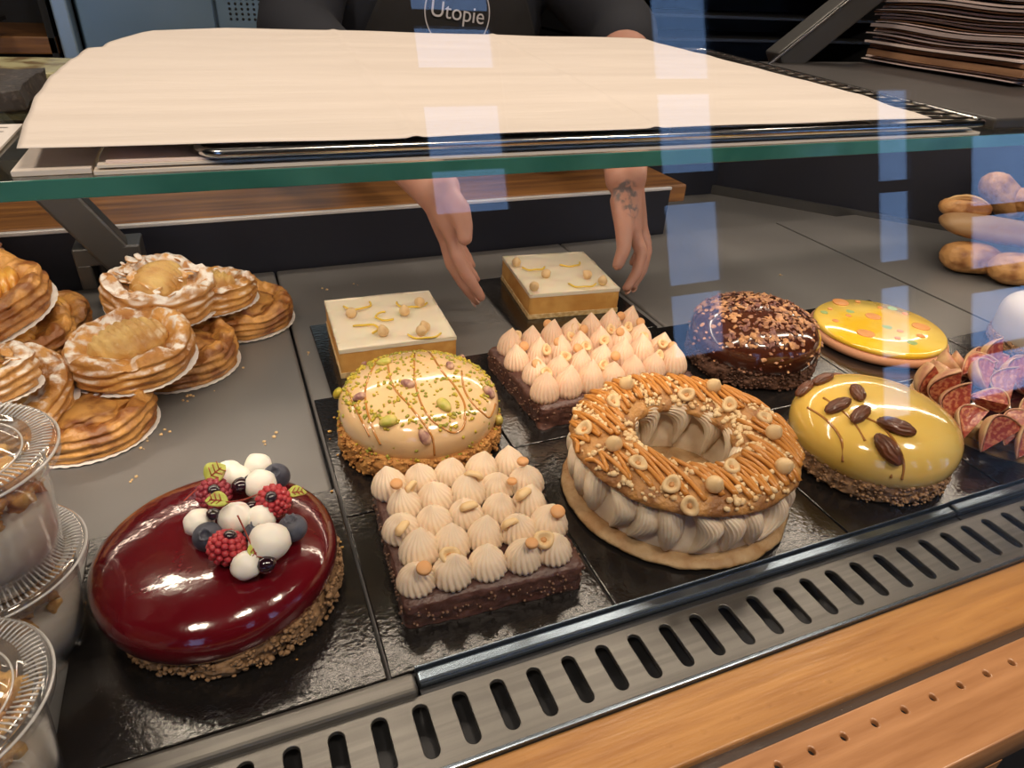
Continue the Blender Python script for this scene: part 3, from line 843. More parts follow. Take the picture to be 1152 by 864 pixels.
for px, py, z, kind, s in [(446, 546, .042, 'c', .0042), (462, 549, .038, 'h', .0055), (533, 536, .040, 'h', .0062), (588, 521, .043, 'c', .0042), (527, 570, .038, 'h', .006),
                           (452, 595, .036, 'h', .006), (588, 556, .038, 'h', .0062), (574, 590, .036, 'h', .006), (627, 577, .040, 'c', .0048), (506, 625, .038, 'n', .0062),
                           (477, 641, .043, 'c', .0046), (598, 613, .043, 'c', .0040), (612, 607, .038, 'n', .0065), (576, 543, .037, 'c', .0035)]:
    p = qinv @ on_plane(px, py, z)
    if kind == 'c': nut_coin(q, Matrix.Translation(p) @ Matrix.Rotation(R(random.uniform(-18, 18)), 4, 'X'), s)
    elif kind == 'h': nut_half(q, Matrix.Translation(p) @ Euler((R(random.uniform(100, 140)), 0, R(random.uniform(-60, 60)))).to_matrix().to_4x4(), s)
    else: nut_half(q, Matrix.Translation(p) @ Euler((R(35), R(10), 0)).to_matrix().to_4x4(), s)

# longer chocolate cake behind the ring pastry
q = thing('chocolate_oblong_cake', 'longer chocolate-coated cake topped with pale cream dollops and hazelnut slices, behind the ring pastry', 'cake', (.2960, .4930, 0), (0, 0, R(3)))
choc_slab('chocolate_base', .163, .118, .022, q, 9); choc_specks(.163, .118, .022, q)
dm = None; random.seed(5)
for j in range(4):
    for i in range(7):
        x = -.0700 + i * .0228 + (.004 if j % 2 else -.002); y = -.044 + j * .0285
        mt = Matrix.Translation((x, y, .0212)) @ Matrix.Rotation(random.uniform(0, 6), 4, 'Z') @ Matrix.Diagonal((*[random.uniform(.95, 1.08)] * 2, random.uniform(.9, 1.12), 1))
        if dm is None: dm = put('cream_dollop', *dollop_mesh(.0130, .0265, 20, .3, lean=(.06, .04)), 'pinkcream', q, mt)
        else: clone(dm, q, mt)
qinv = (Matrix.Translation(q.location) @ Euler(q.rotation_euler).to_matrix().to_4x4()).inverted()
for zx, zy, kind in [(330, 125, 'c'), (195, 250, 'c'), (385, 228, 'c'), (495, 262, 'c'), (265, 350, 'c'), (530, 155, 'c'), (735, 170, 'c'), (740, 80, 'c'), (850, 115, 'c'), (1032, 250, 'c'), (710, 305, 'c'),
                     (155, 190, 'h'), (325, 268, 'h'), (432, 305, 'h'), (325, 398, 'h'), (490, 140, 'h'), (548, 248, 'h'), (650, 215, 'h'), (645, 355, 'h'), (690, 155, 'h'), (768, 262, 'h'), (875, 195, 'h'), (960, 300, 'h'), (785, 140, 'h'), (465, 195, 'h'), (980, 235, 'h')]:
    px = 550 + zx * .19965; py = 340 + zy * .19965
    p = qinv @ on_plane(px, py, .0390)
    n_ = Vector((random.uniform(-.2, .2), -.75, .65)).normalized()
    if kind == 'c': nut_coin(q, frame_at(p, n_, 0), .0046)
    else: nut_half(q, frame_at(p, n_, random.uniform(0, 6)), .0054)

# ---- white-topped slices
def lemon_cake(loc, rz, label, seed, tops, zests, w=.112, d=.112):
    q = thing('lemon_slice_cake', label, 'cake', loc, (0, 0, rz), 'white-topped square slices')
    def slab(name, z0, z1, g, m, lump, top=False):
        bm = bmesh.new(); add_box(bm, -w / 2 - g, w / 2 + g, -d / 2 - g, d / 2 + g, z0, z1)
        bmesh.ops.subdivide_edges(bm, edges=bm.edges[:], cuts=26, use_grid_fill=True)
        for v in bm.verts:
            c = v.co
            n = nz(c, 90, seed) * lump + nz(c, 260, seed) * lump * .5
            onx = abs(abs(c.x) - w / 2 - g) < 1e-5; ony = abs(abs(c.y) - d / 2 - g) < 1e-5
            dz = 0
            if top and c.z > z1 - 1e-5: dz = .0013 * nz((c.x * .3, c.y, 0), 90, seed) + .0012 * nz(c, 30, seed + 1)
            v.co += Vector((math.copysign(n, c.x) if onx else 0, math.copysign(n, c.y) if ony else 0, dz))
        return bm_obj(name, bm, m, q, True)
    slab('biscuit_base', 0, .0055, .0008, 'biscuit', .0012)
    slab('cake_layer', .0056, .0262, 0, 'lemonspng', .0006)
    slab('cream_top', .0263, .0305, .0004, 'lemontop', .0007, True)
    inv = (Matrix.Translation(loc) @ Matrix.Rotation(rz, 4, 'Z')).inverted()
    for px, py in tops:
        nut_whole(q, inv @ Matrix.Translation(on_plane(px, py, .0355)) @ Euler((random.uniform(-1, 1), random.uniform(-1, 1), 0)).to_matrix().to_4x4(), .0056)
    for (px, py, a0, a1, r_) in zests:
        p = inv @ on_plane(px, py, .0325)
        pts = [(p.x + r_ * 1.4 * math.cos(R(a0 + (a1 - a0) * k / 14)), p.y + r_ * math.sin(R(a0 + (a1 - a0) * k / 14)), p.z + .0005 * math.sin(k)) for k in range(15)]
        mb = MB(); mb.add(*tube(pts, .0011, 7)); mb.build('lemon_zest', 'zest', q)
    return q
lemon_cake((.1290, .6195, 0), R(-2), 'square slice with white cream top and lemon zest curls, behind the pistachio cake', 3,
           [(395, 352), (455, 350), (472, 340), (431, 373), (478, 368), (474, 372)],
           [(402, 343, 180, 380, .010), (438, 355, 100, 280, .010), (408, 371, -60, 120, .011), (464, 340, 160, 330, .012), (478, 374, 180, 330, .012)])
lemon_cake((.3530, .6850, 0), R(-6), 'square slice with white cream top between the reaching hands', 6,
           [(581, 295), (661, 309), (678, 316), (601, 322), (614, 308)],
           [(600, 300, 180, 340, .010), (655, 318, 180, 330, .012), (640, 296, 200, 360, .01)], .108, .118)

# ---- pistachio dome
pc = thing('pistachio_dome_cake', 'round dome cake in blond glaze sprinkled with green pistachios', 'cake', (.1178, .4570, 0))
crumb_disc(.0650, .022, 'crumb2', pc, 8, .004).location = (-.001, -.0050, 0)
PD = (.0655, .058, .030, 2.5)
dome('blond_glaze', PD[0], .016, PD[1], PD[2], 'caramelglaze', pc, pw=PD[3], seed=5, rb=.90)
random.seed(21)
mb = MB(); mb2 = MB()
for k in range(900):
    a = random.uniform(0, 2 * PI)
    rho = PD[0] * (random.uniform(.80, .999) if random.random() < .62 else math.sqrt(random.random()) * .85)
    if rho > .9 * PD[0] and math.sin(a) < -.2 and random.random() < .6: continue
    p, n_ = dome_pt(rho * math.cos(a), rho * math.sin(a), PD, .0004)
    if rho > .93 * PD[0]: p.z -= random.uniform(0, .012)
    s = random.uniform(.0008, .0022)
    mb.add(*blob(1, s, s * random.uniform(.6, 1), s * .7, .4, 3, k), frame_at(p, n_, random.uniform(0, 6)))
for k in range(200):
    a = random.uniform(0, 2 * PI); s = random.uniform(.0007, .0016)
    mb.add(*blob(1, s, s, s, .4, 3, k), Matrix.Translation((.0665 * math.cos(a), .0665 * math.sin(a), random.uniform(.014, .024))))
o = mb.build('pistachio_crumbs', 'pistbit', pc); o['kind'] = 'stuff'
def pistachio(parent, mtx, s, m):
    def fn(p, v): return p
    vs, fs = blob(3, s * .62, s, s * .55, .06, 3, 1)
    vs = [Vector((v.x * (1 - .25 * (v.y / s)), v.y, v.z)) for v in vs]
    return put('pistachio', vs, fs, m, parent, mtx)
bz = Vector(pc.location)
def dome_hit(px, py, base, D):
    # march the view ray to the dome surface
    d = Vector((px - 576, 432 - py, -f_px)); w = Vector((d.dot(X), d.dot(Y), d.dot(Z))).normalized()
    t = .2
    for _ in range(2600):
        p = CAM + w * t - base
        rho = math.hypot(p.x, p.y)
        if rho < D[0] and p.z < dome_z(rho, *D) : return p
        if p.z < D[2] and rho < D[0] * .99: return p
        t += .0004
    p = CAM + w * ((D[2] - .34) / w.z) - base
    k_ = min(1, D[0] * .975 / max(math.hypot(p.x, p.y), 1e-6))
    return Vector((p.x * k_, p.y * k_, dome_z(min(math.hypot(p.x, p.y) * k_, D[0] * .975), *D)))
def dome_normal(p, D):
    rho = math.hypot(p.x, p.y)
    if rho > D[0] * .985: return Vector((p.x, p.y, 0)).normalized()
    return dome_pt(p.x, p.y, D)[1]
ZX, ZY = 350 / 1152, 260 / 856
for zx, zy, s, m in [(390, 572, .0062, 'pistskin'), (688, 602, .0062, 'pistskin'), (215, 620, .0056, 'pistskin'), (320, 708, .0072, 'pist'), (525, 650, .0072, 'pist'), (452, 762, .0066, 'pistskin'),
                     (110, 640, .0062, 'pistbit'), (305, 492, .0062, 'pist'), (525, 428, .0055, 'pist'), (185, 510, .0058, 'pistskin'), (545, 505, .0052, 'pistskin'), (645, 465, .0068, 'pistskin'), (720, 700, .006, 'pist'), (330, 438, .0045, 'pistskin')]:
    p = dome_hit(340 + zx * ZX, 260 + zy * ZY, bz, PD); n_ = dome_normal(p, PD)
    pistachio(pc, frame_at(p + n_ * .002, n_, random.uniform(0, 6)), s, m)
for path in [[(265, 470), (240, 560), (238, 650), (265, 740), (290, 790)], [(275, 465), (330, 560), (400, 650), (440, 700), (480, 760), (490, 830)], [(415, 430), (415, 520), (430, 610), (470, 690), (540, 740), (590, 735), (605, 690)],
             [(460, 445), (510, 510), (560, 570), (600, 640), (600, 700)], [(590, 520), (600, 590), (640, 650), (690, 690), (715, 640)], [(160, 580), (210, 680), (250, 760)]]:
    pts = []
    for zx, zy in path:
        p = dome_hit(340 + zx * ZX, 260 + zy * ZY, bz, PD); pts.append(p + dome_normal(p, PD) * .0002)
    pts = smooth_pts(pts, 6); fixed = []
    for p in pts:
        rho = math.hypot(p.x, p.y)
        if rho < PD[0] * .97: p = dome_pt(p.x, p.y, PD, .0002)[0]
        fixed.append(p)
    mb = MB(); mb.add(*tube(fixed, .0009, 7)); mb.build('caramel_drizzle', 'caramel2', pc)

# ---- yellow dome with pecans
yc = thing('pecan_dome_cake', 'glossy pale yellow dome cake with pecans on nutty crumble base', 'cake', (.4620, .3070, 0))
crumb_disc(.0620, .020, 'crumbgrey', yc, 11, .004)
YD = (.0655, .062, .029, 2.3)
dome('yellow_glaze', YD[0], .014, YD[1], YD[2], 'yellowglaze', yc, pw=YD[3], seed=6, rb=.86)
by = Vector(yc.location)
def pecan(parent, mtx, s):
    vs, fs = ico(4); out = []
    for v in vs:
        t = v.y
        prof = math.sqrt(max(0, 1 - t * t)) if abs(t) < 1 else 0
        a = math.atan2(v.z, v.x)
        g = 1 - .16 * abs(math.sin(a * 5 + .6 * math.sin(t * 7))) - .25 * math.exp(-(v.x / .12) ** 2) * (v.z > 0)
        out.append(Vector((v.x * .52 * g, v.y * 1.0, v.z * .40 * g)) * s * (1 + .08 * nz(v, 5)))
    return put('pecan', out, fs, 'pecan', parent, mtx)
for zx, zy, sp, s in [(490, 355, 80, .0075), (520, 388, 70, .0085), (465, 417, 60, .0085), (625, 430, 85, .0088), (565, 470, 5, .0090), (634, 497, 0, .0085), (745, 535, 75, .0105), (720, 603, 45, .0105)]:
    p = dome_hit(740 + zx * 412 / 1148, 290 + zy * 310 / 864, by, YD); n_ = dome_normal(p, YD)
    s *= 1.32; pecan(yc, Matrix.Translation(p + n_ * .0025) @ (n_.to_track_quat('Z', 'Y').to_matrix().to_4x4()) @ Matrix.Rotation(R(sp), 4, 'Z'), s)
for path in [[(470, 470), (530, 510), (575, 570), (580, 640)], [(610, 490), (690, 520), (745, 580), (770, 640), (765, 695)], [(520, 440), (600, 500), (650, 575)], [(690, 560), (735, 610), (730, 690)]]:
    pts = []
    for zx, zy in path:
        p = dome_hit(740 + zx * 412 / 1148, 290 + zy * 310 / 864, by, YD); pts.append(p + dome_normal(p, YD) * .0002)
    mb = MB(); mb.add(*tube(smooth_pts(pts, 6), .0011, 7)); mb.build('caramel_drizzle', 'caramel2', yc)

# ---- chocolate dome with praline flakes
cc = thing('chocolate_dome_cake', 'dark chocolate dome cake crusted with chopped praline flakes', 'cake', (.4775, .4775, 0))
crumb_disc(.0635, .020, 'darkcrumb', cc, 14, .004)
CD = (.0655, .064, .028, 2.3)
dome('chocolate_glaze', CD[0], .015, CD[1], CD[2], 'chocglaze', cc, pw=CD[3], seed=8, rb=.90)
random.seed(4)
mb = MB()
for k in range(1500):
    a = random.uniform(0, 2 * PI); rho = CD[0] * math.sqrt(random.random()) * .999
    x, y = rho * math.cos(a), rho * math.sin(a)
    if noise.noise(Vector((x * 45, y * 45, 3))) < -.05 and random.random() < .75: continue
    p, n_ = dome_pt(x, y, CD, .0006)
    if rho > .93 * CD[0]: p.z -= random.uniform(0, .014); n_ = Vector((p.x, p.y, .2)).normalized()
    s = random.uniform(.0009, .0024) * (1.7 if random.random() < .12 else 1)
    mb.add(*blob(1, s * 1.3, s, s * .45, 1.0, 2.6, k), frame_at(p, (n_ + Vector((random.uniform(-.5, .5), random.uniform(-.5, .5), 0))).normalized(), random.uniform(0, 6)))
o = mb.build('praline_flakes', 'flake', cc, False); o['kind'] = 'stuff'

# ---- flat yellow tart
ft = thing('yellow_coin_tart', 'flat round tart with bright yellow glaze dotted with caramel-coloured coins', 'tart', (.6560, .4750, 0))
prof = [(0, .0005), (.070, .0005), (.0728, .002), (.0735, .0055), (.0725, .009), (.070, .0105), (.03, .0105), (0, .0105)]
link_mesh('biscuit_base', *lathe(prof, 96, lambda p, a, i: p * (1 + .006 * nz(p, 60))), 'rosebisc', ft)
prof = [(0, .0106), (.069, .0106), (.0702, .0125), (.0695, .0155), (.067, .0172), (.04, .0176), (0, .0177)]
link_mesh('yellow_glaze', *lathe(prof, 96), 'tartyellow', ft)
tb = Vector(ft.location)
for i, (zx, zy, s, m) in enumerate([(562, 133, .0095, 'coin'), (675, 184, .0085, 'coin'), (652, 237, .0092, 'coin'), (825, 216, .0092, 'coin'), (557, 197, .0035, 'coin'), (598, 182, .0032, 'coin'), (627, 137, .0032, 'coin'), (697, 156, .003, 'coin'),
                       (760, 230, .0034, 'coin'), (752, 252, .0032, 'coin'), (825, 245, .0042, 'coin'), (775, 175, .0032, 'coin'), (540, 160, .003, 'coin'),
                       (522, 170, .0042, 'mint'), (720, 217, .0052, 'mint'), (798, 266, .0052, 'mint'), (603, 168, .0045, 'mint'), (735, 158, .0055, 'mint')]):
    p = on_plane(740 + zx * 412 / 1148, 290 + zy * 310 / 864, .0178) - tb
    k_ = min(1, .0600 / math.hypot(p.x, p.y)); p.x *= k_; p.y *= k_
    h_ = .0008 if m == 'coin' else .0004
    def fn(v, a, j): return Vector((v.x * (1 + .05 * math.sin(2 * a + i)), v.y * (1 + .1 * math.sin(a * 3 + i) * (m == 'mint')), v.z))
    put('caramel_coin' if m == 'coin' else 'green_patch', *lathe([(0, 0), (s, 0), (s, h_), (s * .9, h_ * 1.3), (0, h_ * 1.3)], 24, fn), m, ft, Matrix.Translation((p.x, p.y, .0174)))

# ---- ring pastry (choux ring with cream)
pb = thing('choux_ring_cake', 'large choux ring filled with ridged hazelnut cream and topped with caramel zigzags', 'cake', (.2830, .3250, 0))
RC, RW = .0575, .0255
def ring_mesh(rc_, rw, z0, h, seed, amp=.0016, nn=150, mm=26, flatb=True):
    vs, fs = [], []
    for i in range(nn):
        a = 2 * PI * i / nn
        for j in range(mm):
            t = 2 * PI * j / mm
            c, s = math.cos(t), math.sin(t)
            rr_ = rc_ + rw * c; z = z0 + (h * s if s > 0 else h * .25 * s)
            p = Vector((rr_ * math.cos(a), rr_ * math.sin(a), z))
            n = nz(p, 60, seed) * amp + nz(p, 150, seed + 1) * amp * .5
            vs.append(Vector((p.x * (1 + n * c / rr_), p.y * (1 + n * c / rr_), max(z + n * max(s, 0), 0))))
    for i in range(nn):
        for j in range(mm):
            k = (j + 1) % mm; i2 = (i + 1) % nn
            fs.append((i * mm + j, i2 * mm + j, i2 * mm + k, i * mm + k))
    return vs, fs
link_mesh('choux_base', *ring_mesh(.0580, .0285, .0025, .0060, 3, .0016), 'chouxbase', pb)
# filling core under the shells
link_mesh('cream_filling', *ring_mesh(.0600, .0160, .009, .038, 4, .0006), 'pbcream', pb)
def shell_mesh(w, h, d, twist, ridges=9, seed=0):
    """one piped shell: ridged, tapering to a tail at the bottom (z down), bulging to +x"""
    nu, nv = 40, 64; vs = []; fs = []
    for i in range(nu + 1):
        t = i / nu
        z = -h / 2 + h * t
        env = (math.sin(PI * min(max(t, .002), .998))) ** .55 * (.62 + .38 * t)
        bend = twist * w * math.sin(PI * t * 1.1 - .3) * .5
        for j in range(nv):
            a = 2 * PI * j / nv
            s = 1 - .17 * (1 - abs(math.cos(a * ridges + t * twist * 1.6)) ** .8)
            vs.append(Vector((d * env * s * math.cos(a), w / 2 * env * s * math.sin(a) + bend, z)))
    for i in range(nu):
        for j in range(nv):
            k = (j + 1) % nv; fs.append((i * nv + j, i * nv + k, (i + 1) * nv + k, (i + 1) * nv + j))
    fs.append(tuple(reversed(range(nv)))); fs.append(tuple(nu * nv + j for j in range(nv)))
    return vs, fs
random.seed(9)
kinds = [put('cream_shell', *shell_mesh(.0225, .043, .0150, tw, 11), 'pbcream', pb, Matrix()) for tw in (.6, .2, 1.0)]
N_ = 25
for k in range(N_):
    a = 2 * PI * k / N_ + random.uniform(-.02, .02)
    tl = R(random.uniform(6, 20)) if k % 5 else R(-8)
    mt = Matrix.Rotation(a, 4, 'Z') @ Matrix.Translation((.0735, 0, .0275)) @ Matrix.Rotation(R(-6), 4, 'Y') @ Matrix.Rotation(tl, 4, 'X') @ Matrix.Diagonal((1, random.uniform(.95, 1.1), random.uniform(.92, 1.02), 1))
    if k < 3: kinds[k].matrix_local = mt
    else: clone(kinds[k % 3], pb, mt)
ki = put('inner_cream_swirl', *shell_mesh(.0270, .040, .0120, 1.3, 10), 'pbcream', pb, Matrix())
NI = 10
for k in range(NI):
    a = 2 * PI * k / NI
    mt = Matrix.Rotation(a, 4, 'Z') @ Matrix.Translation((.0425, 0, .0320)) @ Matrix.Rotation(R(180), 4, 'Z') @ Matrix.Rotation(R(42), 4, 'X') @ Matrix.Rotation(R(-12), 4, 'Y')
    if k == 0: ki.matrix_local = mt
    else: clone(ki, pb, mt)
TZ, TH, TW = .0475, .0120, .0240
TC = .0600
link_mesh('choux_top', *ring_mesh(TC, TW, TZ, TH, 6, .0016), 'choux', pb)
def ring_pt(rho, a, off=0):
    q_ = max(-.97, min(.97, (rho - TC) / TW)); s = math.sqrt(1 - q_ * q_)
    n_ = Vector((q_ / TW * math.cos(a), q_ / TW * math.sin(a), s / TH)).normalized()
    return Vector((rho * math.cos(a), rho * math.sin(a), TZ + TH * s)) + n_ * off, n_
mb = MB()
for k in range(1500):
    a = random.uniform(0, 2 * PI); rho = TC + TW * random.uniform(-.9, .96)
    if noise.noise(Vector((math.cos(a) * 3, math.sin(a) * 3, rho * 60))) < -.12: continue
    p, n_ = ring_pt(rho, a, .0009)
    s = random.uniform(.0011, .0031)
    mb.add(*blob(1, s, s * .8, s * .75, .35, 3, k), frame_at(p, n_, random.uniform(0, 6)))
o = mb.build('chopped_hazelnuts', 'nut', pb); o['kind'] = 'stuff'
# caramel zigzags, laid in short runs that each slant their own way
def strands(side):
    v = -(TC + TW * .86); k = 0; run = []; outp = []
    ri, ro = TC - TW * .74, TC + TW * .92
    gaps = [-.062, -.036, -.012, .014, .040, .066] if side > 0 else [-.058, -.030, -.004, .026, .052]
    nxt = 0
    while v < TC + TW * .86:
        if nxt < len(gaps) and v > gaps[nxt]:
            nxt += 1
            if len(run) > 2: outp.append(run)
            run = []; v += .0035; k = 0; continue
        hi = math.sqrt(max(0, ro * ro - v * v)); lo = math.sqrt(max(0, ri * ri - v * v)) if abs(v) < ri else .004
        if hi - lo > .008:
            j = random.uniform(-.0025, .0025)
            a, b = (lo + abs(j), hi - abs(j) * 1.5)
            run.append((v, (a, b) if k % 2 == 0 else (b, a))); k += 1
        v += .0042
    if len(run) > 2: outp.append(run)
    return outp
for side in (1, -1):
    for run in strands(side):
        pts = []; tw = random.uniform(-.10, .16)
        for v, (a, b) in run:
            for q_ in range(9):
                t = q_ / 8; u = a + (b - a) * t
                x = v + .0042 * t - .5 * .0042 + u * tw * .5; y = -side * u
                x, y = x + .08 * side * u, y
                rho = math.hypot(x, y); rho = min(max(rho, TC - TW * .90), TC + TW * .97); an = math.atan2(y, x)
                pts.append(ring_pt(rho, an, .0022 + .0005 * math.sin(len(pts) * .7))[0])
        for _ in range(2): pts = [pts[0]] + [(pts[i - 1] + pts[i] * 2 + pts[i + 1]) / 4 for i in range(1, len(pts) - 1)] + [pts[-1]]
        sm_ = [pts[0]] + [(pts[i - 1] + pts[i] * 2 + pts[i + 1]) / 4 for i in range(1, len(pts) - 1)] + [pts[-1]]
        mb = MB(); mb.add(*tube(sm_, .00165, 8)); mb.build('caramel_zigzag', 'caramel', pb)
pbb = Vector(pb.location)
for zx, zy, kind in [(318, 90, 'w'), (575, 112, 'h'), (685, 98, 'w'), (262, 158, 'h'), (150, 260, 'h'), (268, 342, 'w'), (370, 415, 'h'), (512, 495, 'h'), (688, 505, 'w'), (758, 165, 'h'), (902, 228, 'h'), (938, 295, 'w'), (765, 435, 'h'), (975, 425, 'w'), (600, 620, 'h')]:
    px = 620 + zx * 280 / 1052; py = 410 + zy * 230 / 864
    p = on_plane(px, py, .0630) - pbb
    rho = math.hypot(p.x, p.y); rho = min(max(rho, TC - TW * .9), TC + TW * .9); a = math.atan2(p.y, p.x)
    p2, n_ = ring_pt(rho, a, .0042)
    if kind == 'w': nut_whole(pb, frame_at(p2 + n_ * .001, (n_ + Vector((.1, -.5, 0))).normalized()), .0060)
    else: nut_half(pb, frame_at(p2, (n_ + Vector((random.uniform(-.3, .3), -.35, 0))).normalized(), random.uniform(0, 6)), .0062)

# ---- fig tart
fg = thing('fig_tart', 'round tart covered with cut figs at the right edge', 'tart', (.6420, .3130, 0))
link_mesh('gold_card', *lathe([(0, .0002), (.078, .0002), (.078, .0016), (0, .0016)], 80), 'gold', fg, False)
link_mesh('tart_base', *lathe([(0, .0018), (.066, .0018), (.068, .004), (.069, .014), (.066, .018), (.03, .017), (0, .017)], 80, lambda p, a, i: p * (1 + .02 * nz(p, 50))), 'biscuit', fg)
def fig_wedge(parent, mtx, s):
    """quarter fig: pear-shaped skin outside, red seeded flesh on the cut faces"""
    n = 14; m_ = 8; vs = []; skin = []; 
    for i in range(n + 1):
        t = i / n
        r_ = s * .62 * math.sin(PI * t ** 1.35) ** .75 + (.0006 if 0 < i < n else 0)
        z = s * (1.25 * t - .55)
        for j in range(m_ + 1):
            a = R(-48 + 96 * j / m_)
            vs.append((r_ * math.cos(a), r_ * math.sin(a), z))
    k0 = len(vs)
    for i in range(n + 1): vs.append((-.0 * s, 0, s * (1.25 * i / n - .55)))
    fs = []
    for i in range(n):
        for j in range(m_): a = i * (m_ + 1) + j; fs.append((a, a + 1, a + m_ + 2, a + m_ + 1))
    vs = [tuple(c * 1.18 for c in v) for v in vs]
    fo = link_mesh('fig_quarter', vs, fs, 'figskin', parent); fo.matrix_local = mtx
    sm = fo.modifiers.new('t', 'SOLIDIFY'); sm.thickness = .0012; sm.offset = 1
    f2 = []; vs2 = []
    for side in (0, m_):
        b0 = len(vs2)
        for i in range(n + 1):
            p = Vector(vs[i * (m_ + 1) + side]); c = Vector(vs[k0 + i]); vs2.append(p * .97); vs2.append(c.lerp(p, .5) + Vector((.0012, 0, 0))); vs2.append(c)
        for i in range(n):
            for q_ in (0, 1):
                a = b0 + i * 3 + q_; f2.append((a, a + 1, a + 4, a + 3))
    fl = link_mesh('flesh', vs2, f2, 'fig', fo)
    return fo
bf = Vector(fg.location)
def fig(px, py, z, s, e):
    p = on_plane(px, py, z) - bf
    return fig_wedge(fg, Matrix.Translation(p) @ Euler([R(v) for v in e]).to_matrix().to_4x4(), s)
for px, py, z, s, e in [(1063, 432, .032, .030, (-30, 30, 110)), (1079, 447, .030, .032, (-14, 8, 90)), (1090, 462, .025, .030, (10, 20, 100)), (1100, 415, .038, .022, (60, 20, 60)), (1115, 425, .038, .024, (70, 10, 120)),
                        (1140, 437, .036, .024, (20, 30, 80)), (1097, 480, .022, .024, (60, 15, 95)), (1125, 497, .022, .027, (62, -10, 90)), (1150, 487, .028, .026, (50, 20, 70)), (1128, 402, .044, .022, (10, 20, 120)),
                        (1152, 425, .040, .024, (40, 20, 130)), (1168, 470, .032, .026, (50, 20, 60)), (1165, 505, .022, .026, (65, 0, 85)), (1180, 440, .038, .026, (30, 0, 120)), (1110, 450, .034, .020, (80, 20, 20)), (1190, 480, .03, .026, (40, 10, 90))]:
    fig(px, py, z, s, e)
for k in range(11):
    a = R(-75 + k * 19)
    fig_wedge(fg, Matrix.Rotation(a, 4, 'Z') @ Matrix.Translation((.050, 0, .024 + .004 * (k % 2))) @ Euler((R(60), R(15), R(80 + 10 * (k % 3)))).to_matrix().to_4x4(), .025)
link_mesh('jelly_centre', *lathe([(0, .0165), (.058, .0165), (.055, .022), (.03, .026), (0, .027)], 48), 'berrygel', fg)

# ---- pale dome at the right edge
wc = thing('pale_dome_cake', 'pale cream-coloured domed cake cut by the right edge behind the figs', 'cake', (.8330, .3950, 0))
crumb_disc(.058, .012, 'crumbgrey', wc, 17, .003)
dome('pale_coating', .058, .010, .062, .03, 'mousse', wc, pw=2.8, seed=2, amp=.003, rb=.95)

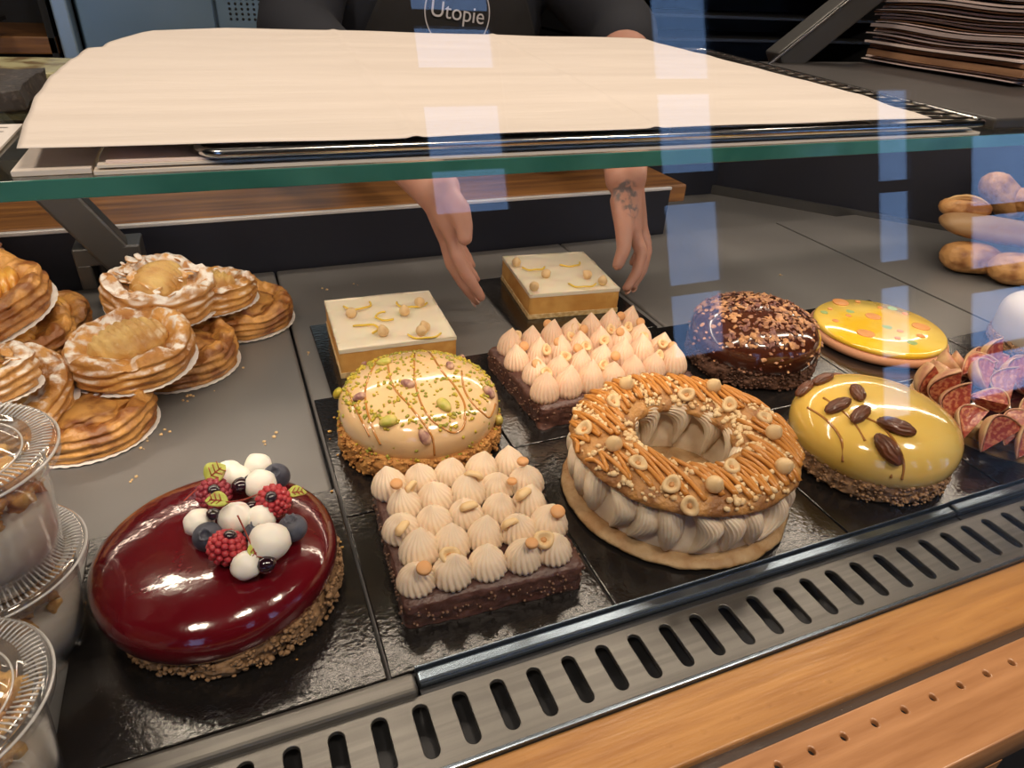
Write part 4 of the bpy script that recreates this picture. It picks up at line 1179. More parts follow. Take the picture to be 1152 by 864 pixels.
# ------------------------------------------------------------------ puff pastry fruit tarts
def puff_tart(loc, rot, label, kind, r=.054, h=.032, seed=0, doily=True):
    names = {'pear': 'pear_tart', 'sugar': 'pear_tart', 'brown': 'pear_tart', 'apple': 'apple_tart'}
    q = thing(names[kind], label, 'tart', loc, rot, 'piled puff pastry fruit tarts')
    pm = {'pear': 'puff', 'sugar': 'puffsug', 'brown': 'puffbare', 'apple': 'puffbare'}[kind]
    prof = [(0, .001), (r * .8, .001), (r * .93, .002)]
    nl = 30
    for k in range(nl):
        t = k / (nl - 1)
        prof.append((r * (.955 + .045 * math.sin(PI * t)), .002 + h * .86 * t))
    prof += [(r * .90, h * .96), (r * .84, h * 1.0), (r * .76, h * .97), (r * .70, h * .86), (r * .62, h * .74), (r * .45, h * .68), (r * .25, h * .66), (0, h * .66)]
    def fn(p, a, i):
        if p.length < 1e-4: return p
        wav = .10 * nz((math.cos(a) * 1.6, math.sin(a) * 1.6, seed), 1, seed) + .03 * nz((math.cos(a) * 5, math.sin(a) * 5, seed), 1, seed + 3)
        t = p.z / h
        z = p.z * (1 + wav * 1.6)
        lay = (.0011 * math.sin(t * 24 + 5 * nz((math.cos(a) * 1.5, math.sin(a) * 1.5, t * .7), 1, seed)) + .0013 * nz((math.cos(a) * 2.5, math.sin(a) * 2.5, t * 9), 1, seed + 5)) if 3 <= i < 3 + nl else 0
        l = math.hypot(p.x, p.y)
        n = lay + nz(p, 90, seed) * .0014 + wav * .03 + (nz(p, 200, seed) * .0012 if i > 3 + nl else 0)
        s = (l + n) / l if l > r * .4 else 1
        zz_ = z + (nz(p, 130, seed) * .0045 + nz(p, 45, seed) * .006 if nl + 1 < i < nl + 8 else 0)
        return Vector((p.x * s, p.y * s, max(zz_, .001)))
    link_mesh('puff_crust', *lathe(prof, 130, fn), pm, q)
    zf = h * .66
    if kind in ('pear', 'sugar'):
        def pf(p, v):
            g = .0016 * math.cos(p.x * 900 + p.y * 120)
            return Vector((p.x, p.y * (1 + .18 * p.x / (r * .6)), p.z + (g if v.z > 0 else 0)))
        vs, fs = blob(5, r * .64, r * .44, h * .62, .04, 2, seed, pf)
        put('pear_half', vs, fs, 'pear', q, Matrix.Translation((0, 0, zf + .002)) @ Matrix.Rotation(R(-10 + seed * 23), 4, 'Z'))
        if kind == 'sugar':
            mb = MB()
            for k in range(46):
                a = random.uniform(0, 2 * PI); rr_ = r * random.uniform(.35, .86)
                s = random.uniform(.003, .008)
                mb.add(*blob(2, s, s * .7, s * .18, .5, 2, k), Matrix.Translation((rr_ * math.cos(a), rr_ * math.sin(a), h * random.uniform(.88, 1.08))) @ Euler((random.uniform(-.7, .7), random.uniform(-.7, .7), random.uniform(0, 6))).to_matrix().to_4x4())
            o = mb.build('sugared_flakes', 'puffsug', q); o['kind'] = 'stuff'
    elif kind == 'apple':
        for k in range(11):
            x = -r * .55 + k * r * .11
            vs, fs = blob(3, r * .10, r * .50 * math.sqrt(max(.2, 1 - (x / (r * .75)) ** 2)), h * .40, .05, 2, k)
            put('apple_slice', vs, fs, 'apple', q, Matrix.Translation((x, 0, zf + .001)) @ Matrix.Rotation(R(28), 4, 'Y'))
    else:
        vs, fs = blob(4, r * .66, r * .64, h * .30, .25, 4, seed)
        put('browned_filling', vs, fs, 'burnt', q, Matrix.Translation((0, 0, zf + .002)))
    if doily:
        n = 144; rd = r * 1.02; vs = [(0, 0, 0)]; fs = []
        for i in range(1, 7):
            for k in range(n):
                a = 2 * PI * k / n; rr_ = rd * i / 6
                vs.append((rr_ * math.cos(a), rr_ * math.sin(a), (.0005 * math.cos(a * 40) + .0003) * (i / 6) ** 3 + (.001 if i == 6 else 0)))
        for k in range(n): fs.append((0, 1 + k, 1 + (k + 1) % n))
        for i in range(5):
            for k in range(n): a = 1 + i * n; b = a + n; fs.append((a + k, b + k, b + (k + 1) % n, a + (k + 1) % n))
        o = link_mesh('paper_doily', vs, fs, 'doily', q)
        s = o.modifiers.new('t', 'SOLIDIFY'); s.thickness = .0003
    return q
T0 = -.0030
puff_tart((-.0085, .7230, T0), (0, 0, .4), 'browned round tart lying on the deck at the right end of the pile', 'brown', .0535, .026, 2)
puff_tart((-.0700, .6410, T0), (0, 0, 1.9), 'browned tart on the deck at the right of the pear tart with sugared rim', 'brown', .0535, .028, 7)
puff_tart((-.1400, .5530, T0), (0, 0, 3.2), 'browned tart lowest at the front of the pile on the deck', 'brown', .0535, .028, 4)
puff_tart((-.0390, .7200, .0235), (R(-4), R(4), 1.0), 'sugared pear tart behind the dusty topmost tart', 'pear', .0500, .026, 5)
puff_tart((-.0790, .6900, .0400), (R(4), R(-7), 2.0), 'topmost tart thickly dusted with icing sugar flakes', 'sugar', .0500, .032, 6)
puff_tart((-.1010, .5980, .0290), (R(5), R(-2), .2), 'tart with a whole ridged pear half and sugared rim in mid pile', 'pear', .0510, .028, 1)
puff_tart((-.1880, .5640, .0200), (R(4), R(-20), .9), 'sugared tart tipped on its side over its white doily behind the pots', 'pear', .0490, .024, 8)
puff_tart((-.2070, .5340, .0530), (R(10), R(6), 2.6), 'sugar-dusted tart at the left edge above the clear pots', 'sugar', .0520, .027, 9)
puff_tart((-.2170, .6620, .0590), (R(4), R(-12), .3), 'golden apple tart tilted on a white doily at the left edge', 'apple', .0600, .030, 10)
puff_tart((-.2060, .7350, .0010), (R(8), 0, .8), 'golden apple tart half hidden behind the tilted one', 'apple', .0540, .030, 11)
puff_tart((-.2100, .6600, T0), (0, 0, .8), 'tart at the bottom left supporting the tilted apple tart', 'apple', .0540, .030, 12)
puff_tart((-.2050, .6500, .0270), (0, 0, 1.8), 'tart on a wide white doily just under the tilted apple tart', 'apple', .0540, .026, 13)
puff_tart((-.2450, .5520, T0), (0, 0, 1.4), 'tart at the bottom left behind the topmost clear pot', 'brown', .0540, .030, 14)

for k, l in enumerate(('golden apple tart lowest of the pile in the shadowy far left corner', 'golden apple tart in the middle of the pile in the shadowy far left corner', 'golden apple tart topmost of the pile in the shadowy far left corner')):
    puff_tart((-.285 + .004 * k, .792, T0 + .029 * k), (0, 0, 1.3 * k), l, 'apple', .056, .028, 21 + k)

# ------------------------------------------------------------------ clear dessert pots
def pot(x, y, z, label, seed, r=.0392, h=.0655, fill=.80):
    q = thing('dessert_pot', label, 'dessert pot', (x, y, z), (0, 0, seed), 'clear dessert pots')
    rb = r * .80
    def wall(off): return [(rb - off, .001 + off), (rb - off + (r - rb) * .3, h * .3), (rb + (r - rb) * .65 - off, h * .65), (r - off, h - .002)]
    w = wall(0); wi = wall(.0008)
    prof = [(0, .0)] + [(rb * .9, 0)] + w + [(r + .0015, h - .001), (r + .0015, h)] + [(r - .0008, h)] + list(reversed(wi)) + [(0, .0016)]
    link_mesh('cup', *lathe(prof, 80), 'plastic', q)
    # lid: rim skirt, ridged shoulder, sunken ring, raised centre
    zt = h + .0005
    lp = [(r + .0060, zt - .005), (r + .0068, zt - .001), (r + .0064, zt + .0028), (r + .0045, zt + .0040), (r + .0010, zt + .0040), (r - .0060, zt + .0025), (r - .0085, zt + .0008), (r - .0100, zt + .0018), (r - .016, zt + .0058), (r - .024, zt + .0068), (r * .30, zt + .0072), (r * .26, zt + .0060), (0, zt + .0060)]
    def fl(p, a, i):
        return p
    vs, fs = lathe(lp, 240, fl)
    o = link_mesh('lid', vs, fs[1:] if False else [f_ for f_ in fs if len(f_) == 4], 'lidplastic', q)
    mb = MB(); mb.add(*tube([((r + .0066) * math.cos(2 * PI * k / 90), (r + .0066) * math.sin(2 * PI * k / 90), zt + .0012) for k in range(90)], .0007, 8, True))
    mb.add(*tube([((r - .0085) * math.cos(2 * PI * k / 90), (r - .0085) * math.sin(2 * PI * k / 90), zt + .0010) for k in range(90)], .0005, 8, True))
    for k in range(100):
        a = 2 * PI * k / 100; c_, s_ = math.cos(a), math.sin(a)
        mb.add(*tube([((r - .0040) * c_, (r - .0040) * s_, zt + .0034), ((r + .0012) * c_, (r + .0012) * s_, zt + .0044), ((r + .0046) * c_, (r + .0046) * s_, zt + .0042)], .0005, 5))
    mb.build('ridged_rim', 'lidrim', o)
    hf = h * fill * .72; ri = rb + (r - rb) * .55 - .0012
    link_mesh('cream_layer', *lathe([(0, .0022), (rb - .002, .0022), (rb + (r - rb) * .3 - .0012, h * .3), (ri, hf), (ri * .6, hf + .001), (0, hf)], 60, lambda p, a, i: p + Vector((0, 0, .0016 * nz(p, 60, seed))) if i > 2 else p), 'mousse', q)
    mb = MB(); random.seed(int(seed * 10))
    for k in range(170):
        a = random.uniform(0, 2 * PI); rr_ = (r - .0098) * math.sqrt(random.random()); s = random.uniform(.003, .0066)
        mb.add(*blob(2, s, s * random.uniform(.6, 1), s * random.uniform(.5, .9), .9, 2.6, k), Matrix.Translation((rr_ * math.cos(a), rr_ * math.sin(a), hf + random.uniform(0, h * .28))) @ Matrix.Rotation(random.uniform(0, 6), 4, 'Z'))
    o = mb.build('crumble_topping', 'crumbtop', q); o['kind'] = 'stuff'
    return q
pot(-.1480, .3295, T0, 'clear lidded dessert pot under the topmost pot at the left edge', 1.0)
pot(-.1410, .3205, T0 + .0720, 'clear dessert pot with orange crumble, topmost of the stacked pots', 2.2, h=.0655)
pot(-.1490, .2375, T0, 'clear lidded dessert pot nearest the lower left corner', 3.1, h=.0730)

# ------------------------------------------------------------------ bread rolls at the upper right
def roll(loc, rot, sz, label, seed, slit=True):
    q = thing('bread_roll', label, 'bread roll', loc, rot, 'golden bread rolls')
    a_, b_, c_ = sz
    def fn(p, v):
        p = Vector((math.copysign(abs(v.x) ** .55, v.x) * a_ * .95, math.copysign(abs(v.y) ** .75, v.y) * b_, p.z)) * (1 + .05 * nz(v, 6, seed))
        taper = 1 - .12 * (p.x / a_) ** 2
        g = 0
        if slit and v.z > .2: g = -.0035 * math.exp(-(v.y / .14) ** 2) * (1 - v.x ** 2)
        return Vector((p.x, p.y * taper, p.z * taper + g))
    vs, fs = blob(4, a_, b_, c_, .10, 2.2, seed, fn)
    link_mesh('crust', vs, fs, 'bread', q)
    if slit:
        n = 18; vs = []; fs = []
        for i in range(n + 1):
            t = -1 + 2 * i / n; w = max(0, 1 - t * t) ** .5
            x = t * a_ * .74
            z0 = c_ * math.sqrt(max(0, 1 - (x / a_) ** 2)) * (1 - .22 * (x / a_) ** 2) * .96
            vs += [(x, b_ * .06, z0 - .001), (x, b_ * .22, z0 + .002 * w), (x, b_ * .12, z0 + .006 * w + .0015 * nz((x, 0, 0), 150, seed)), (x, b_ * .03, z0 + .003 * w)]
        for i in range(n):
            for j in range(3): k = i * 4 + j; fs.append((k, k + 1, k + 5, k + 4))
        o = link_mesh('torn_ridge', vs, fs, 'breadpale', q)
        s = o.modifiers.new('t', 'SOLIDIFY'); s.thickness = .001
    return q
def at(px, py, z): return on_plane(px, py, z)
p = at(1092, 290, .018); roll((p.x, p.y, .0180), (0, 0, R(-35)), (.042, .026, .0210), 'round-ended golden roll on the deck, lower left of the bread pile', 1, False)
p = at(1146, 303, .018); roll((p.x, p.y, .0180), (0, 0, R(-30)), (.042, .026, .0210), 'golden roll on the deck, lower right of the bread pile', 2, False)
p = at(1120, 262, .050)
lf = thing('long_loaf', 'long flat brown loaf lying across the two lower rolls', 'bread', (p.x + .01, p.y, .0520), (R(2), R(3), R(-38)))
def fn(p, v): return Vector((math.copysign(abs(v.x) ** .6, v.x) * .082, math.copysign(abs(v.y) ** .7, v.y) * .036, p.z))
vs, fs = blob(4, .085, .036, .0150, .05, 1.8, 5, fn); link_mesh('crust', vs, fs, 'loaf', lf)
p = at(1085, 235, .068); roll((p.x, p.y, .0700), (R(5), R(-4), R(-50)), (.036, .020, .0130), 'small golden roll with a torn ridge, upper left of the bread pile', 4)
p = at(1128, 222, .078); roll((p.x, p.y, .0810), (R(-28), R(38), R(-40)), (.044, .024, .022), 'large glossy golden roll propped up on top of the bread pile', 5)
p = at(1168, 232, .075); roll((p.x, p.y, .0780), (R(-10), R(10), R(-60)), (.042, .024, .020), 'golden roll cut off by the right edge of the view', 6)

# ------------------------------------------------------------------ crumbs on the deck
random.seed(3); mb = MB()
for px, py in [(210, 452), (214, 446), (236, 438), (276, 414), (186, 486), (161, 494), (306, 490), (302, 498), (107, 511), (92, 518), (88, 508), (68, 512), (150, 540), (160, 505), (385, 275), (366, 325), (348, 398), (400, 320), (330, 345), (880, 310), (100, 505), (112, 500)]:
    p = at(px, py, -.003)
    for k in range(random.randint(1, 4)):
        s = random.uniform(.0007, .0018)
        mb.add(*blob(1, s, s, s * .6, .4, 2, k + px), Matrix.Translation((p.x + random.uniform(-.004, .004), p.y + random.uniform(-.004, .004), p.z + s * .4 - .0004)))
tag(mb.build('pastry_crumbs', 'nutpale', None), 'scattered pale pastry crumbs and sugar on the grey deck', 'crumbs', kind='stuff')
mb = MB()
for px, py in [(371, 486), (371, 494), (380, 512), (334, 742), (305, 737), (340, 722), (115, 683), (103, 678), (373, 553), (865, 640), (376, 470), (310, 728), (385, 616), (383, 610)]:
    p = at(px, py, .0004); s = random.uniform(.0008, .002)
    mb.add(*blob(1, s, s * .7, s * .6, .4, 2, px), Matrix.Translation((p.x, p.y, .0002 + s * .4)))
tag(mb.build('cake_crumbs', 'crumbtop', None), 'scattered brown cake crumbs on the shiny black boards', 'crumbs', kind='stuff')

# ------------------------------------------------------------------ the person serving
def capsule_into(mb, a, b, ra, rb, n=20):
    a = Vector(a); b = Vector(b)
    steps = 6; pts = []; rs = []
    d = (b - a); L_ = d.length; d.normalize()
    for k in range(5):
        t = -PI / 2 + PI / 2 * k / 4.5; pts.append(a + d * ra * math.sin(t) * .999); rs.append(max(ra * math.cos(t), 1e-4))
    for k in range(steps + 1): t = k / steps; pts.append(a + (b - a) * t); rs.append(ra + (rb - ra) * t)
    for k in range(1, 6):
        t = PI / 2 * k / 5; pts.append(b + d * rb * math.sin(t)); rs.append(max(rb * math.cos(t), 1e-4))
    mb.add(*tube(pts, 1, n, rs=rs))
def ellip(mb, c, s, rot=(0, 0, 0)):
    vs, fs = blob(3, *s); mb.add(vs, fs, Matrix.Translation(c) @ Euler(rot).to_matrix().to_4x4())
def fuse(name, mb, voxel, m, parent, it=6, factor=.5):
    o = mb.build('tmp', m)
    r_ = o.modifiers.new('r', 'REMESH'); r_.mode = 'VOXEL'; r_.voxel_size = voxel
    s = o.modifiers.new('s', 'SMOOTH'); s.iterations = it; s.factor = factor
    me = bpy.data.meshes.new_from_object(o.evaluated_get(bpy.context.evaluated_depsgraph_get()))
    bpy.data.objects.remove(o)
    me.polygons.foreach_set('use_smooth', [True] * len(me.polygons))
    me.materials.clear(); me.materials.append(M[m])
    ob = bpy.data.objects.new(name, me); C.objects.link(ob); ob.parent = parent; return ob

pe = thing('person', 'person in a dark apron and navy top reaching both hands into the case', 'person', (0, 0, 0))
PX = .345
body = MB()
# pelvis, torso, neck, head
ellip(body, (PX, 1.20, .02), (.165, .105, .12)); capsule_into(body, (PX, 1.20, .02), (PX, 1.17, .26), .118, .125)
ellip(body, (PX, 1.165, .27), (.165, .105, .17)); capsule_into(body, (PX - .13, 1.165, .385), (PX + .13, 1.165, .385), .052, .052)
capsule_into(body, (PX, 1.16, .40), (PX, 1.13, .50), .052, .048)
ellip(body, (PX, 1.10, .605), (.073, .090, .112), (R(18), 0, 0)); ellip(body, (PX, 1.055, .545), (.045, .045, .04))
ellip(body, (PX, 1.008, .590), (.011, .016, .018)); ellip(body, (PX - .074, 1.105, .595), (.012, .02, .032)); ellip(body, (PX + .074, 1.105, .595), (.012, .02, .032))
ellip(body, (PX, 1.018, .555), (.022, .010, .006)); ellip(body, (PX - .03, 1.020, .618), (.016, .010, .008)); ellip(body, (PX + .03, 1.020, .618), (.016, .010, .008))
for s in (-1, 1):
    capsule_into(body, (PX + s * .09, 1.20, -.02), (PX + s * .10, 1.19, -.45), .082, .055)
    capsule_into(body, (PX + s * .10, 1.19, -.45), (PX + s * .105, 1.21, -.86), .056, .036)
    capsule_into(body, (PX + s * .105, 1.22, -.92), (PX + s * .115, 1.07, -.925), .036, .028)

# hand solved from the photograph on gently varying depth
def H3(px, py, y):
    d = Vector((px - 576, 432 - py, -f_px)); w = Vector((d.dot(X), d.dot(Y), d.dot(Z)))
    return CAM + w * (y / w.y)
def hand(body, wrist, elbow, shoulder, palm, fingers, thumb, rw=.025):
    capsule_into(body, shoulder, elbow, .046, .040); capsule_into(body, elbow, Vector(elbow).lerp(Vector(wrist), .35), .040, .041)
    capsule_into(body, Vector(elbow).lerp(Vector(wrist), .35), wrist, .041, rw)
    for a, b, ra, rb in palm: capsule_into(body, a, b, ra, rb, 14)
    for ch in fingers + [thumb]:
        for i in range(len(ch) - 1): capsule_into(body, ch[i][0], ch[i + 1][0], ch[i][1], ch[i + 1][1], 12)
# photo-left hand, palm turned inward: heel of thumb towards the viewer, fingers reaching down and to the right
W = H3(492, 214, .690)
kn = [H3(507, 262, .668), H3(500, 264, .685), H3(494, 266, .700), H3(489, 262, .714)]
f1 = [(H3(508, 262, .668), .0085), (H3(515, 290, .655), .0080), (H3(528, 314, .645), .0072), (H3(541, 334, .640), .0060)]
f2 = [(H3(501, 264, .685), .0090), (H3(508, 296, .672), .0085), (H3(524, 322, .660), .0075), (H3(536, 338, .652), .0062)]
f3 = [(H3(505, 262, .700), .0085), (H3(516, 286, .694), .0080), (H3(527, 303, .688), .0070), (H3(535, 314, .684), .0060)]
f4 = [(H3(506, 256, .714), .0075), (H3(517, 276, .710), .0070), (H3(526, 290, .706), .0062), (H3(531, 299, .703), .0052)]
th = [(H3(500, 216, .680), .0140), (H3(516, 236, .660), .0130), (H3(522, 254, .648), .0100), (H3(523, 268, .640), .0085)]
palm = [(W, f1[0][0], .0215, .0105), (W, f2[0][0], .0215, .011), (W, f3[0][0], .021, .010), (W, f4[0][0], .019, .009), (f1[0][0], f4[0][0], .010, .008), (th[0][0], f1[0][0], .013, .009), (th[1][0], f2[0][0], .011, .010)]
hand(body, W, (.115, 1.03, .250), (PX - .175, 1.165, .375), palm, [f1, f2, f3, f4], th)
# photo-right hand, back of the hand to the outside, fingers curling down and to the left
W2 = H3(704, 200, .700)
g1 = [(H3(712, 258, .672), .0088), (H3(722, 285, .656), .0082), (H3(716, 308, .646), .0074), (H3(705, 324, .640), .0060)]
g2 = [(H3(717, 254, .690), .0090), (H3(727, 281, .676), .0085), (H3(722, 304, .664), .0075), (H3(712, 322, .655), .0060)]
g3 = [(H3(720, 250, .706), .0085), (H3(727, 274, .696), .0080), (H3(722, 296, .686), .0070), (H3(714, 312, .680), .0060)]
g4 = [(H3(719, 246, .720), .0075), (H3(724, 266, .714), .0070), (H3(718, 284, .708), .0062), (H3(711, 296, .704), .0052)]
t2 = [(H3(698, 226, .685), .0130), (H3(702, 256, .662), .0115), (H3(702, 280, .648), .0090), (H3(695, 298, .642), .0075)]
palm = [(W2, g1[0][0], .0215, .011), (W2, g2[0][0], .0215, .011), (W2, g3[0][0], .021, .010), (W2, g4[0][0], .019, .009), (g1[0][0], g4[0][0], .010, .008), (t2[0][0], g1[0][0], .013, .009), (t2[1][0], g2[0][0], .010, .010)]
hand(body, W2, (.585, .995, .262), (PX + .175, 1.165, .375), palm, [g1, g2, g3, g4], t2)
fuse('body', body, .0034, 'skin', pe, 5, .5)
def nail(tip, prev, side):
    d = (tip - prev).normalized(); up_ = (Vector(side) - d * d.dot(Vector(side))).normalized()
    q_ = Matrix((d.cross(up_), d, up_)).transposed().to_4x4()
    vs, fs = blob(2, .0040, .0055, .0012); return put('fingernail', vs, fs, 'nail', pe, Matrix.Translation(tip + up_ * .0050 + d * .0008) @ q_)
for ch in (f1, f2): nail(ch[-1][0], ch[-2][0], (-.8, .3, -.3))
for ch in (g1, g2): nail(ch[-1][0], ch[-2][0], (.8, .2, -.3))
# clothes
sh_ = MB()
ellip(sh_, (PX, 1.165, .27), (.175, .115, .18)); capsule_into(sh_, (PX - .135, 1.165, .385), (PX + .135, 1.165, .385), .060, .060)
capsule_into(sh_, (PX, 1.20, -.02), (PX, 1.17, .26), .130, .134); ellip(sh_, (PX, 1.20, .0), (.176, .116, .10)); capsule_into(sh_, (PX, 1.165, .40), (PX, 1.158, .43), .062, .058)
for s, e, w_ in ((-1, (.115, 1.03, .250), W), (1, (.585, .995, .262), W2)):
    e = Vector(e)
    capsule_into(sh_, (PX + s * .175, 1.165, .375), e, .060, .052); capsule_into(sh_, e, e.lerp(w_, .12 if s > 0 else .35), .052, .050)
fuse('shirt', sh_, .006, 'shirt', pe, 8, .5)
tr = MB(); ellip(tr, (PX, 1.20, -.03), (.178, .118, .11))
for s in (-1, 1):
    capsule_into(tr, (PX + s * .09, 1.20, -.03), (PX + s * .10, 1.19, -.45), .092, .066); capsule_into(tr, (PX + s * .10, 1.19, -.45), (PX + s * .105, 1.21, -.84), .066, .055)
fuse('trousers', tr, .008, 'trousers', pe, 6, .5)
for s in (-1, 1):
    so = MB(); capsule_into(so, (PX + s * .105, 1.225, -.905), (PX + s * .118, 1.06, -.918), .044, .034); fuse('shoe', so, .006, 'black', pe, 4)
hm = MB(); ellip(hm, (PX, 1.125, .650), (.082, .088, .085)); ellip(hm, (PX, 1.16, .60), (.078, .062, .09)); fuse('hair', hm, .006, 'hair', pe, 4)
# apron: wraps the front of the torso
def apron_surf(u, z):
    a = u * 1.25
    rx, ry = (.186, .128) if z < .30 else (.186, .128 - (z - .30) * .12)
    return Vector((PX + rx * math.sin(a), 1.172 - ry * math.cos(a) - .004, z))
vs = []; fs = []; nu, nv = 36, 40
for i in range(nv + 1):
    z = -.48 + .84 * i / nv
    hw = 1 if z < .12 else 1 - .55 * min(1, (z - .12) / .2)
    for j in range(nu + 1):
        u = (-1 + 2 * j / nu) * hw; p = apron_surf(u, z); p.y += .003 * nz((p.x, 0, z), 14); vs.append(p)
n = nu + 1
for i in range(nv):
    for j in range(nu): fs.append((i * n + j, i * n + j + 1, (i + 1) * n + j + 1, (i + 1) * n + j))
ap = link_mesh('apron', vs, fs, 'apron', pe); s = ap.modifiers.new('t', 'SOLIDIFY'); s.thickness = .002; s.offset = 0
# emblem printed on the bib: ring and the shop's word
def text_mesh(t, size):
    cu = bpy.data.curves.new('tmp', 'FONT'); cu.body = t; cu.size = size; cu.align_x = 'CENTER'; cu.align_y = 'CENTER'; cu.extrude = .0002; cu.offset = .0
    ob = bpy.data.objects.new('tmp', cu); C.objects.link(ob)
    me = bpy.data.meshes.new_from_object(ob.evaluated_get(bpy.context.evaluated_depsgraph_get())); bpy.data.objects.remove(ob)
    me.materials.clear(); me.materials.append(M['logo']); return me
lc = H3(516, 15, 1.036)
def on_bib(me, dx, dz, rot):
    cr, sr = math.cos(rot), math.sin(rot)
    for v in me.vertices:
        x = v.co.x * cr - v.co.y * sr + dx; z = v.co.x * sr + v.co.y * cr + dz
        X_ = lc.x + x; uu = max(-1, min(1, (X_ - PX) / .186)); a = math.asin(uu)
        zz_ = lc.z + z; ry = .128 if zz_ < .30 else .128 - (zz_ - .30) * .12
        v.co = Vector((X_, 1.172 - ry * math.cos(a) - .0075 - v.co.z, zz_))
rg = R(-7)
me = text_mesh('Utopie', .0290); on_bib(me, .0, .0, rg)
lo = bpy.data.objects.new('emblem_lettering', me); C.objects.link(lo); lo.parent = ap
mb = MB(); mb.add(*[(lambda v_, f_: (v_, f_))(*tube([(.0475 * math.cos(2 * PI * k / 64), .0475 * math.sin(2 * PI * k / 64), 0) for k in range(64)], .0010, 6, True))][0])
ro = mb.build('emblem_ring', 'logo', ap); on_bib(ro.data, 0, 0, 0)
# tattoo on the photo-right wrist: ink patches with their own outline in the skin material
N, L = nodes_of(M['skin']); P_ = N['Principled BSDF']; srcs = P_.inputs['Base Color'].links[0].from_socket
tc = N.new('ShaderNodeTexCoord'); acc = None
for (px, py, y, rad) in ((703, 216, .680, .017), (707, 236, .672, .014), (703, 176, .735, .016)):
    c_ = H3(px, py, y); vd = N.new('ShaderNodeVectorMath'); vd.operation = 'DISTANCE'; vd.inputs[1].default_value = c_
    L.new(tc.outputs['Object'], vd.inputs[0])
    mr = N.new('ShaderNodeMapRange'); mr.inputs[1].default_value = rad * .7; mr.inputs[2].default_value = rad; mr.inputs[3].default_value = 1; mr.inputs[4].default_value = 0
    L.new(vd.outputs['Value'], mr.inputs[0])
    if acc is None: acc = mr.outputs[0]
    else:
        ad = N.new('ShaderNodeMath'); ad.operation = 'MAXIMUM'; L.new(acc, ad.inputs[0]); L.new(mr.outputs[0], ad.inputs[1]); acc = ad.outputs[0]
nn_ = N.new('ShaderNodeTexNoise'); nn_.inputs['Scale'].default_value = 130; L.new(tc.outputs['Object'], nn_.inputs['Vector'])
r_ = N.new('ShaderNodeValToRGB'); r_.color_ramp.elements[0].position = .42; r_.color_ramp.elements[1].position = .56; L.new(nn_.outputs['Fac'], r_.inputs[0])
mu = N.new('ShaderNodeMath'); mu.operation = 'MULTIPLY'; L.new(acc, mu.inputs[0]); L.new(r_.outputs[0], mu.inputs[1])
mx = N.new('ShaderNodeMix'); mx.data_type = 'RGBA'; L.new(mu.outputs[0], mx.inputs[0]); L.new(srcs, mx.inputs[6]); mx.inputs[7].default_value = (.13, .10, .10, 1)
L.new(mx.outputs[2], P_.inputs['Base Color'])

# ------------------------------------------------------------------ background behind the person
fr = thing('steel_refrigerator', 'tall blue-grey steel refrigerator with two doors behind the parchment', 'refrigerator', (0, 2.0, -.95))
box('body', -.265, .300, .03, .62, 0, 2.2, 'fridge', fr, bev=.004)
dl = box('door', -.258, .0335, 0, .028, .08, 2.15, 'fridge', fr, bev=.004)
dr = box('door', .0385, .295, 0, .028, .08, 2.15, 'fridge', fr, bev=.004)
for d_, x in ((dl, .005), (dr, .065)): box('handle', x - .006, x + .006, -.03, -.001, .55, .95, 'pillar', d_, bev=.003)
mb = MB()
for i in range(8):
    for j in range(5):
        x = .07 + i * .014; z = 1.150 + j * .011
        mb.add(*lathe([(0, -.0004), (.0032, -.0004), (.0032, .0004), (0, .0004)], 10), Matrix.Translation((x, -.0008, z)) @ Matrix.Rotation(PI / 2, 4, 'X'))
mb.build('vent_holes', 'black', dr)
box('pale_pillar', -.300, -.268, .02, .10, 0, 2.6, 'pillar', None, bev=.004).location = (0, 1.93, -.95)
tag(bpy.data.objects['pale_pillar'], 'pale blue metal post beside the left edge of the refrigerator', 'post')
su = thing('shelf_unit', 'dark shelf unit with a wooden shelf at the upper left', 'shelf unit', (0, 0, 0))
box('carcass', -1.3, -.315, 2.35, 2.40, -.95, 1.2, 'black', su)
box('wooden_shelf', -1.3, -.315, 2.0, 2.35, .118, .155, 'backwood', su, bev=.003)
box('wooden_shelf', -1.3, -.315, 2.0, 2.35, .50, .53, 'backwood', su, bev=.003)
box('shelf_board', -1.3, -.40, 1.62, 2.0, .188, .196, 'black', su)
box('side_panel', -.330, -.316, 2.0, 2.35, -.95, 1.2, 'black', su)
o = box('paper_corner', -.62, -.418, 1.65, 1.85, .1965, .2000, 'parch', None)
tag(o, 'corner of pale paper hanging at the upper left corner', 'paper')
o.rotation_euler = (0, 0, 0)
bu = thing('dark_shelving', 'black metal shelving with thin steel shelves behind the slanting strut', 'shelving', (0, 0, 0))
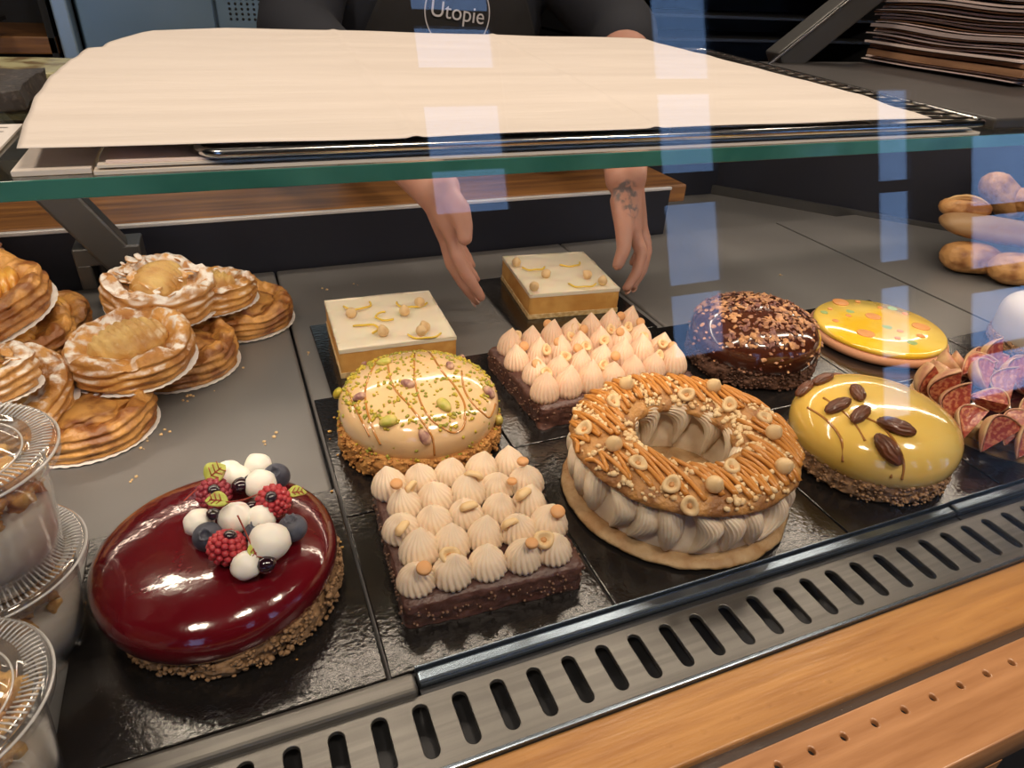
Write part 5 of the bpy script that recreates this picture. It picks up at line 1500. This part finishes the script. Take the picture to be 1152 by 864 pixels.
box('back_sheet', 1.05, 3.6, 2.32, 2.35, -.95, 1.2, 'black', bu)
for z in (.05, .17, .235, .33, .7): box('shelf_board', 1.05, 3.6, 2.0, 2.32, z, z + .008, 'strut', bu)
box('upright', 1.05, 1.08, 2.0, 2.32, -.95, 1.2, 'black', bu); box('upright', 2.2, 2.23, 2.0, 2.32, -.95, 1.2, 'black', bu)

# ------------------------------------------------------------------ lights
def area(name, loc, target, size, power, col, size_y=None, shape='DISK'):
    l = bpy.data.lights.new(name, 'AREA'); l.energy = power; l.color = col; l.shape = shape; l.size = size
    if size_y: l.shape = 'RECTANGLE'; l.size_y = size_y
    o = bpy.data.objects.new(name, l); C.objects.link(o); o.location = loc
    o.rotation_euler = (Vector(target) - Vector(loc)).to_track_quat('-Z', 'Y').to_euler(); return o
warm = (1, .82, .64)
for i, x in enumerate((-.45, .15, .78, 1.45)):
    area('ceiling_lamp', (x, 1.10, 1.25), (x * .6 + .1, .45, 0), .17, 3.2, warm)
for i, x in enumerate((-.5, .25, 1.0)):
    area('ceiling_lamp', (x, -.35, 1.45), (x * .7 + .1, .45, 0), .24, 9.5, warm)
area('case_strip_and_fill_light', (.34, .415, .2288), (.34, .50, 0), 1.7, 2.3, warm, .012)
area('case_strip_and_fill_light', (.34, .70, .2288), (.34, .66, 0), 1.7, 1.4, warm, .012)  # added fill under mid shelf, brightens the tops of the rear slices

w = bpy.data.worlds.new('daylight'); sc.world = w; w.use_nodes = True
bg = w.node_tree.nodes['Background']; bg.inputs['Color'].default_value = (.30, .52, 1.0, 1); bg.inputs['Strength'].default_value = 2.3

# ------------------------------------------------------------------ view
sc.view_settings.view_transform = 'Standard'; sc.view_settings.look = 'None'; sc.view_settings.gamma = 1; sc.view_settings.exposure = 0
sc.view_settings.use_curve_mapping = False
sc.cycles.max_bounces = 10; sc.cycles.transparent_max_bounces = 24; sc.cycles.caustics_reflective = False; sc.cycles.caustics_refractive = False
sc.cycles.use_denoising = True; sc.cycles.sample_clamp_indirect = 4
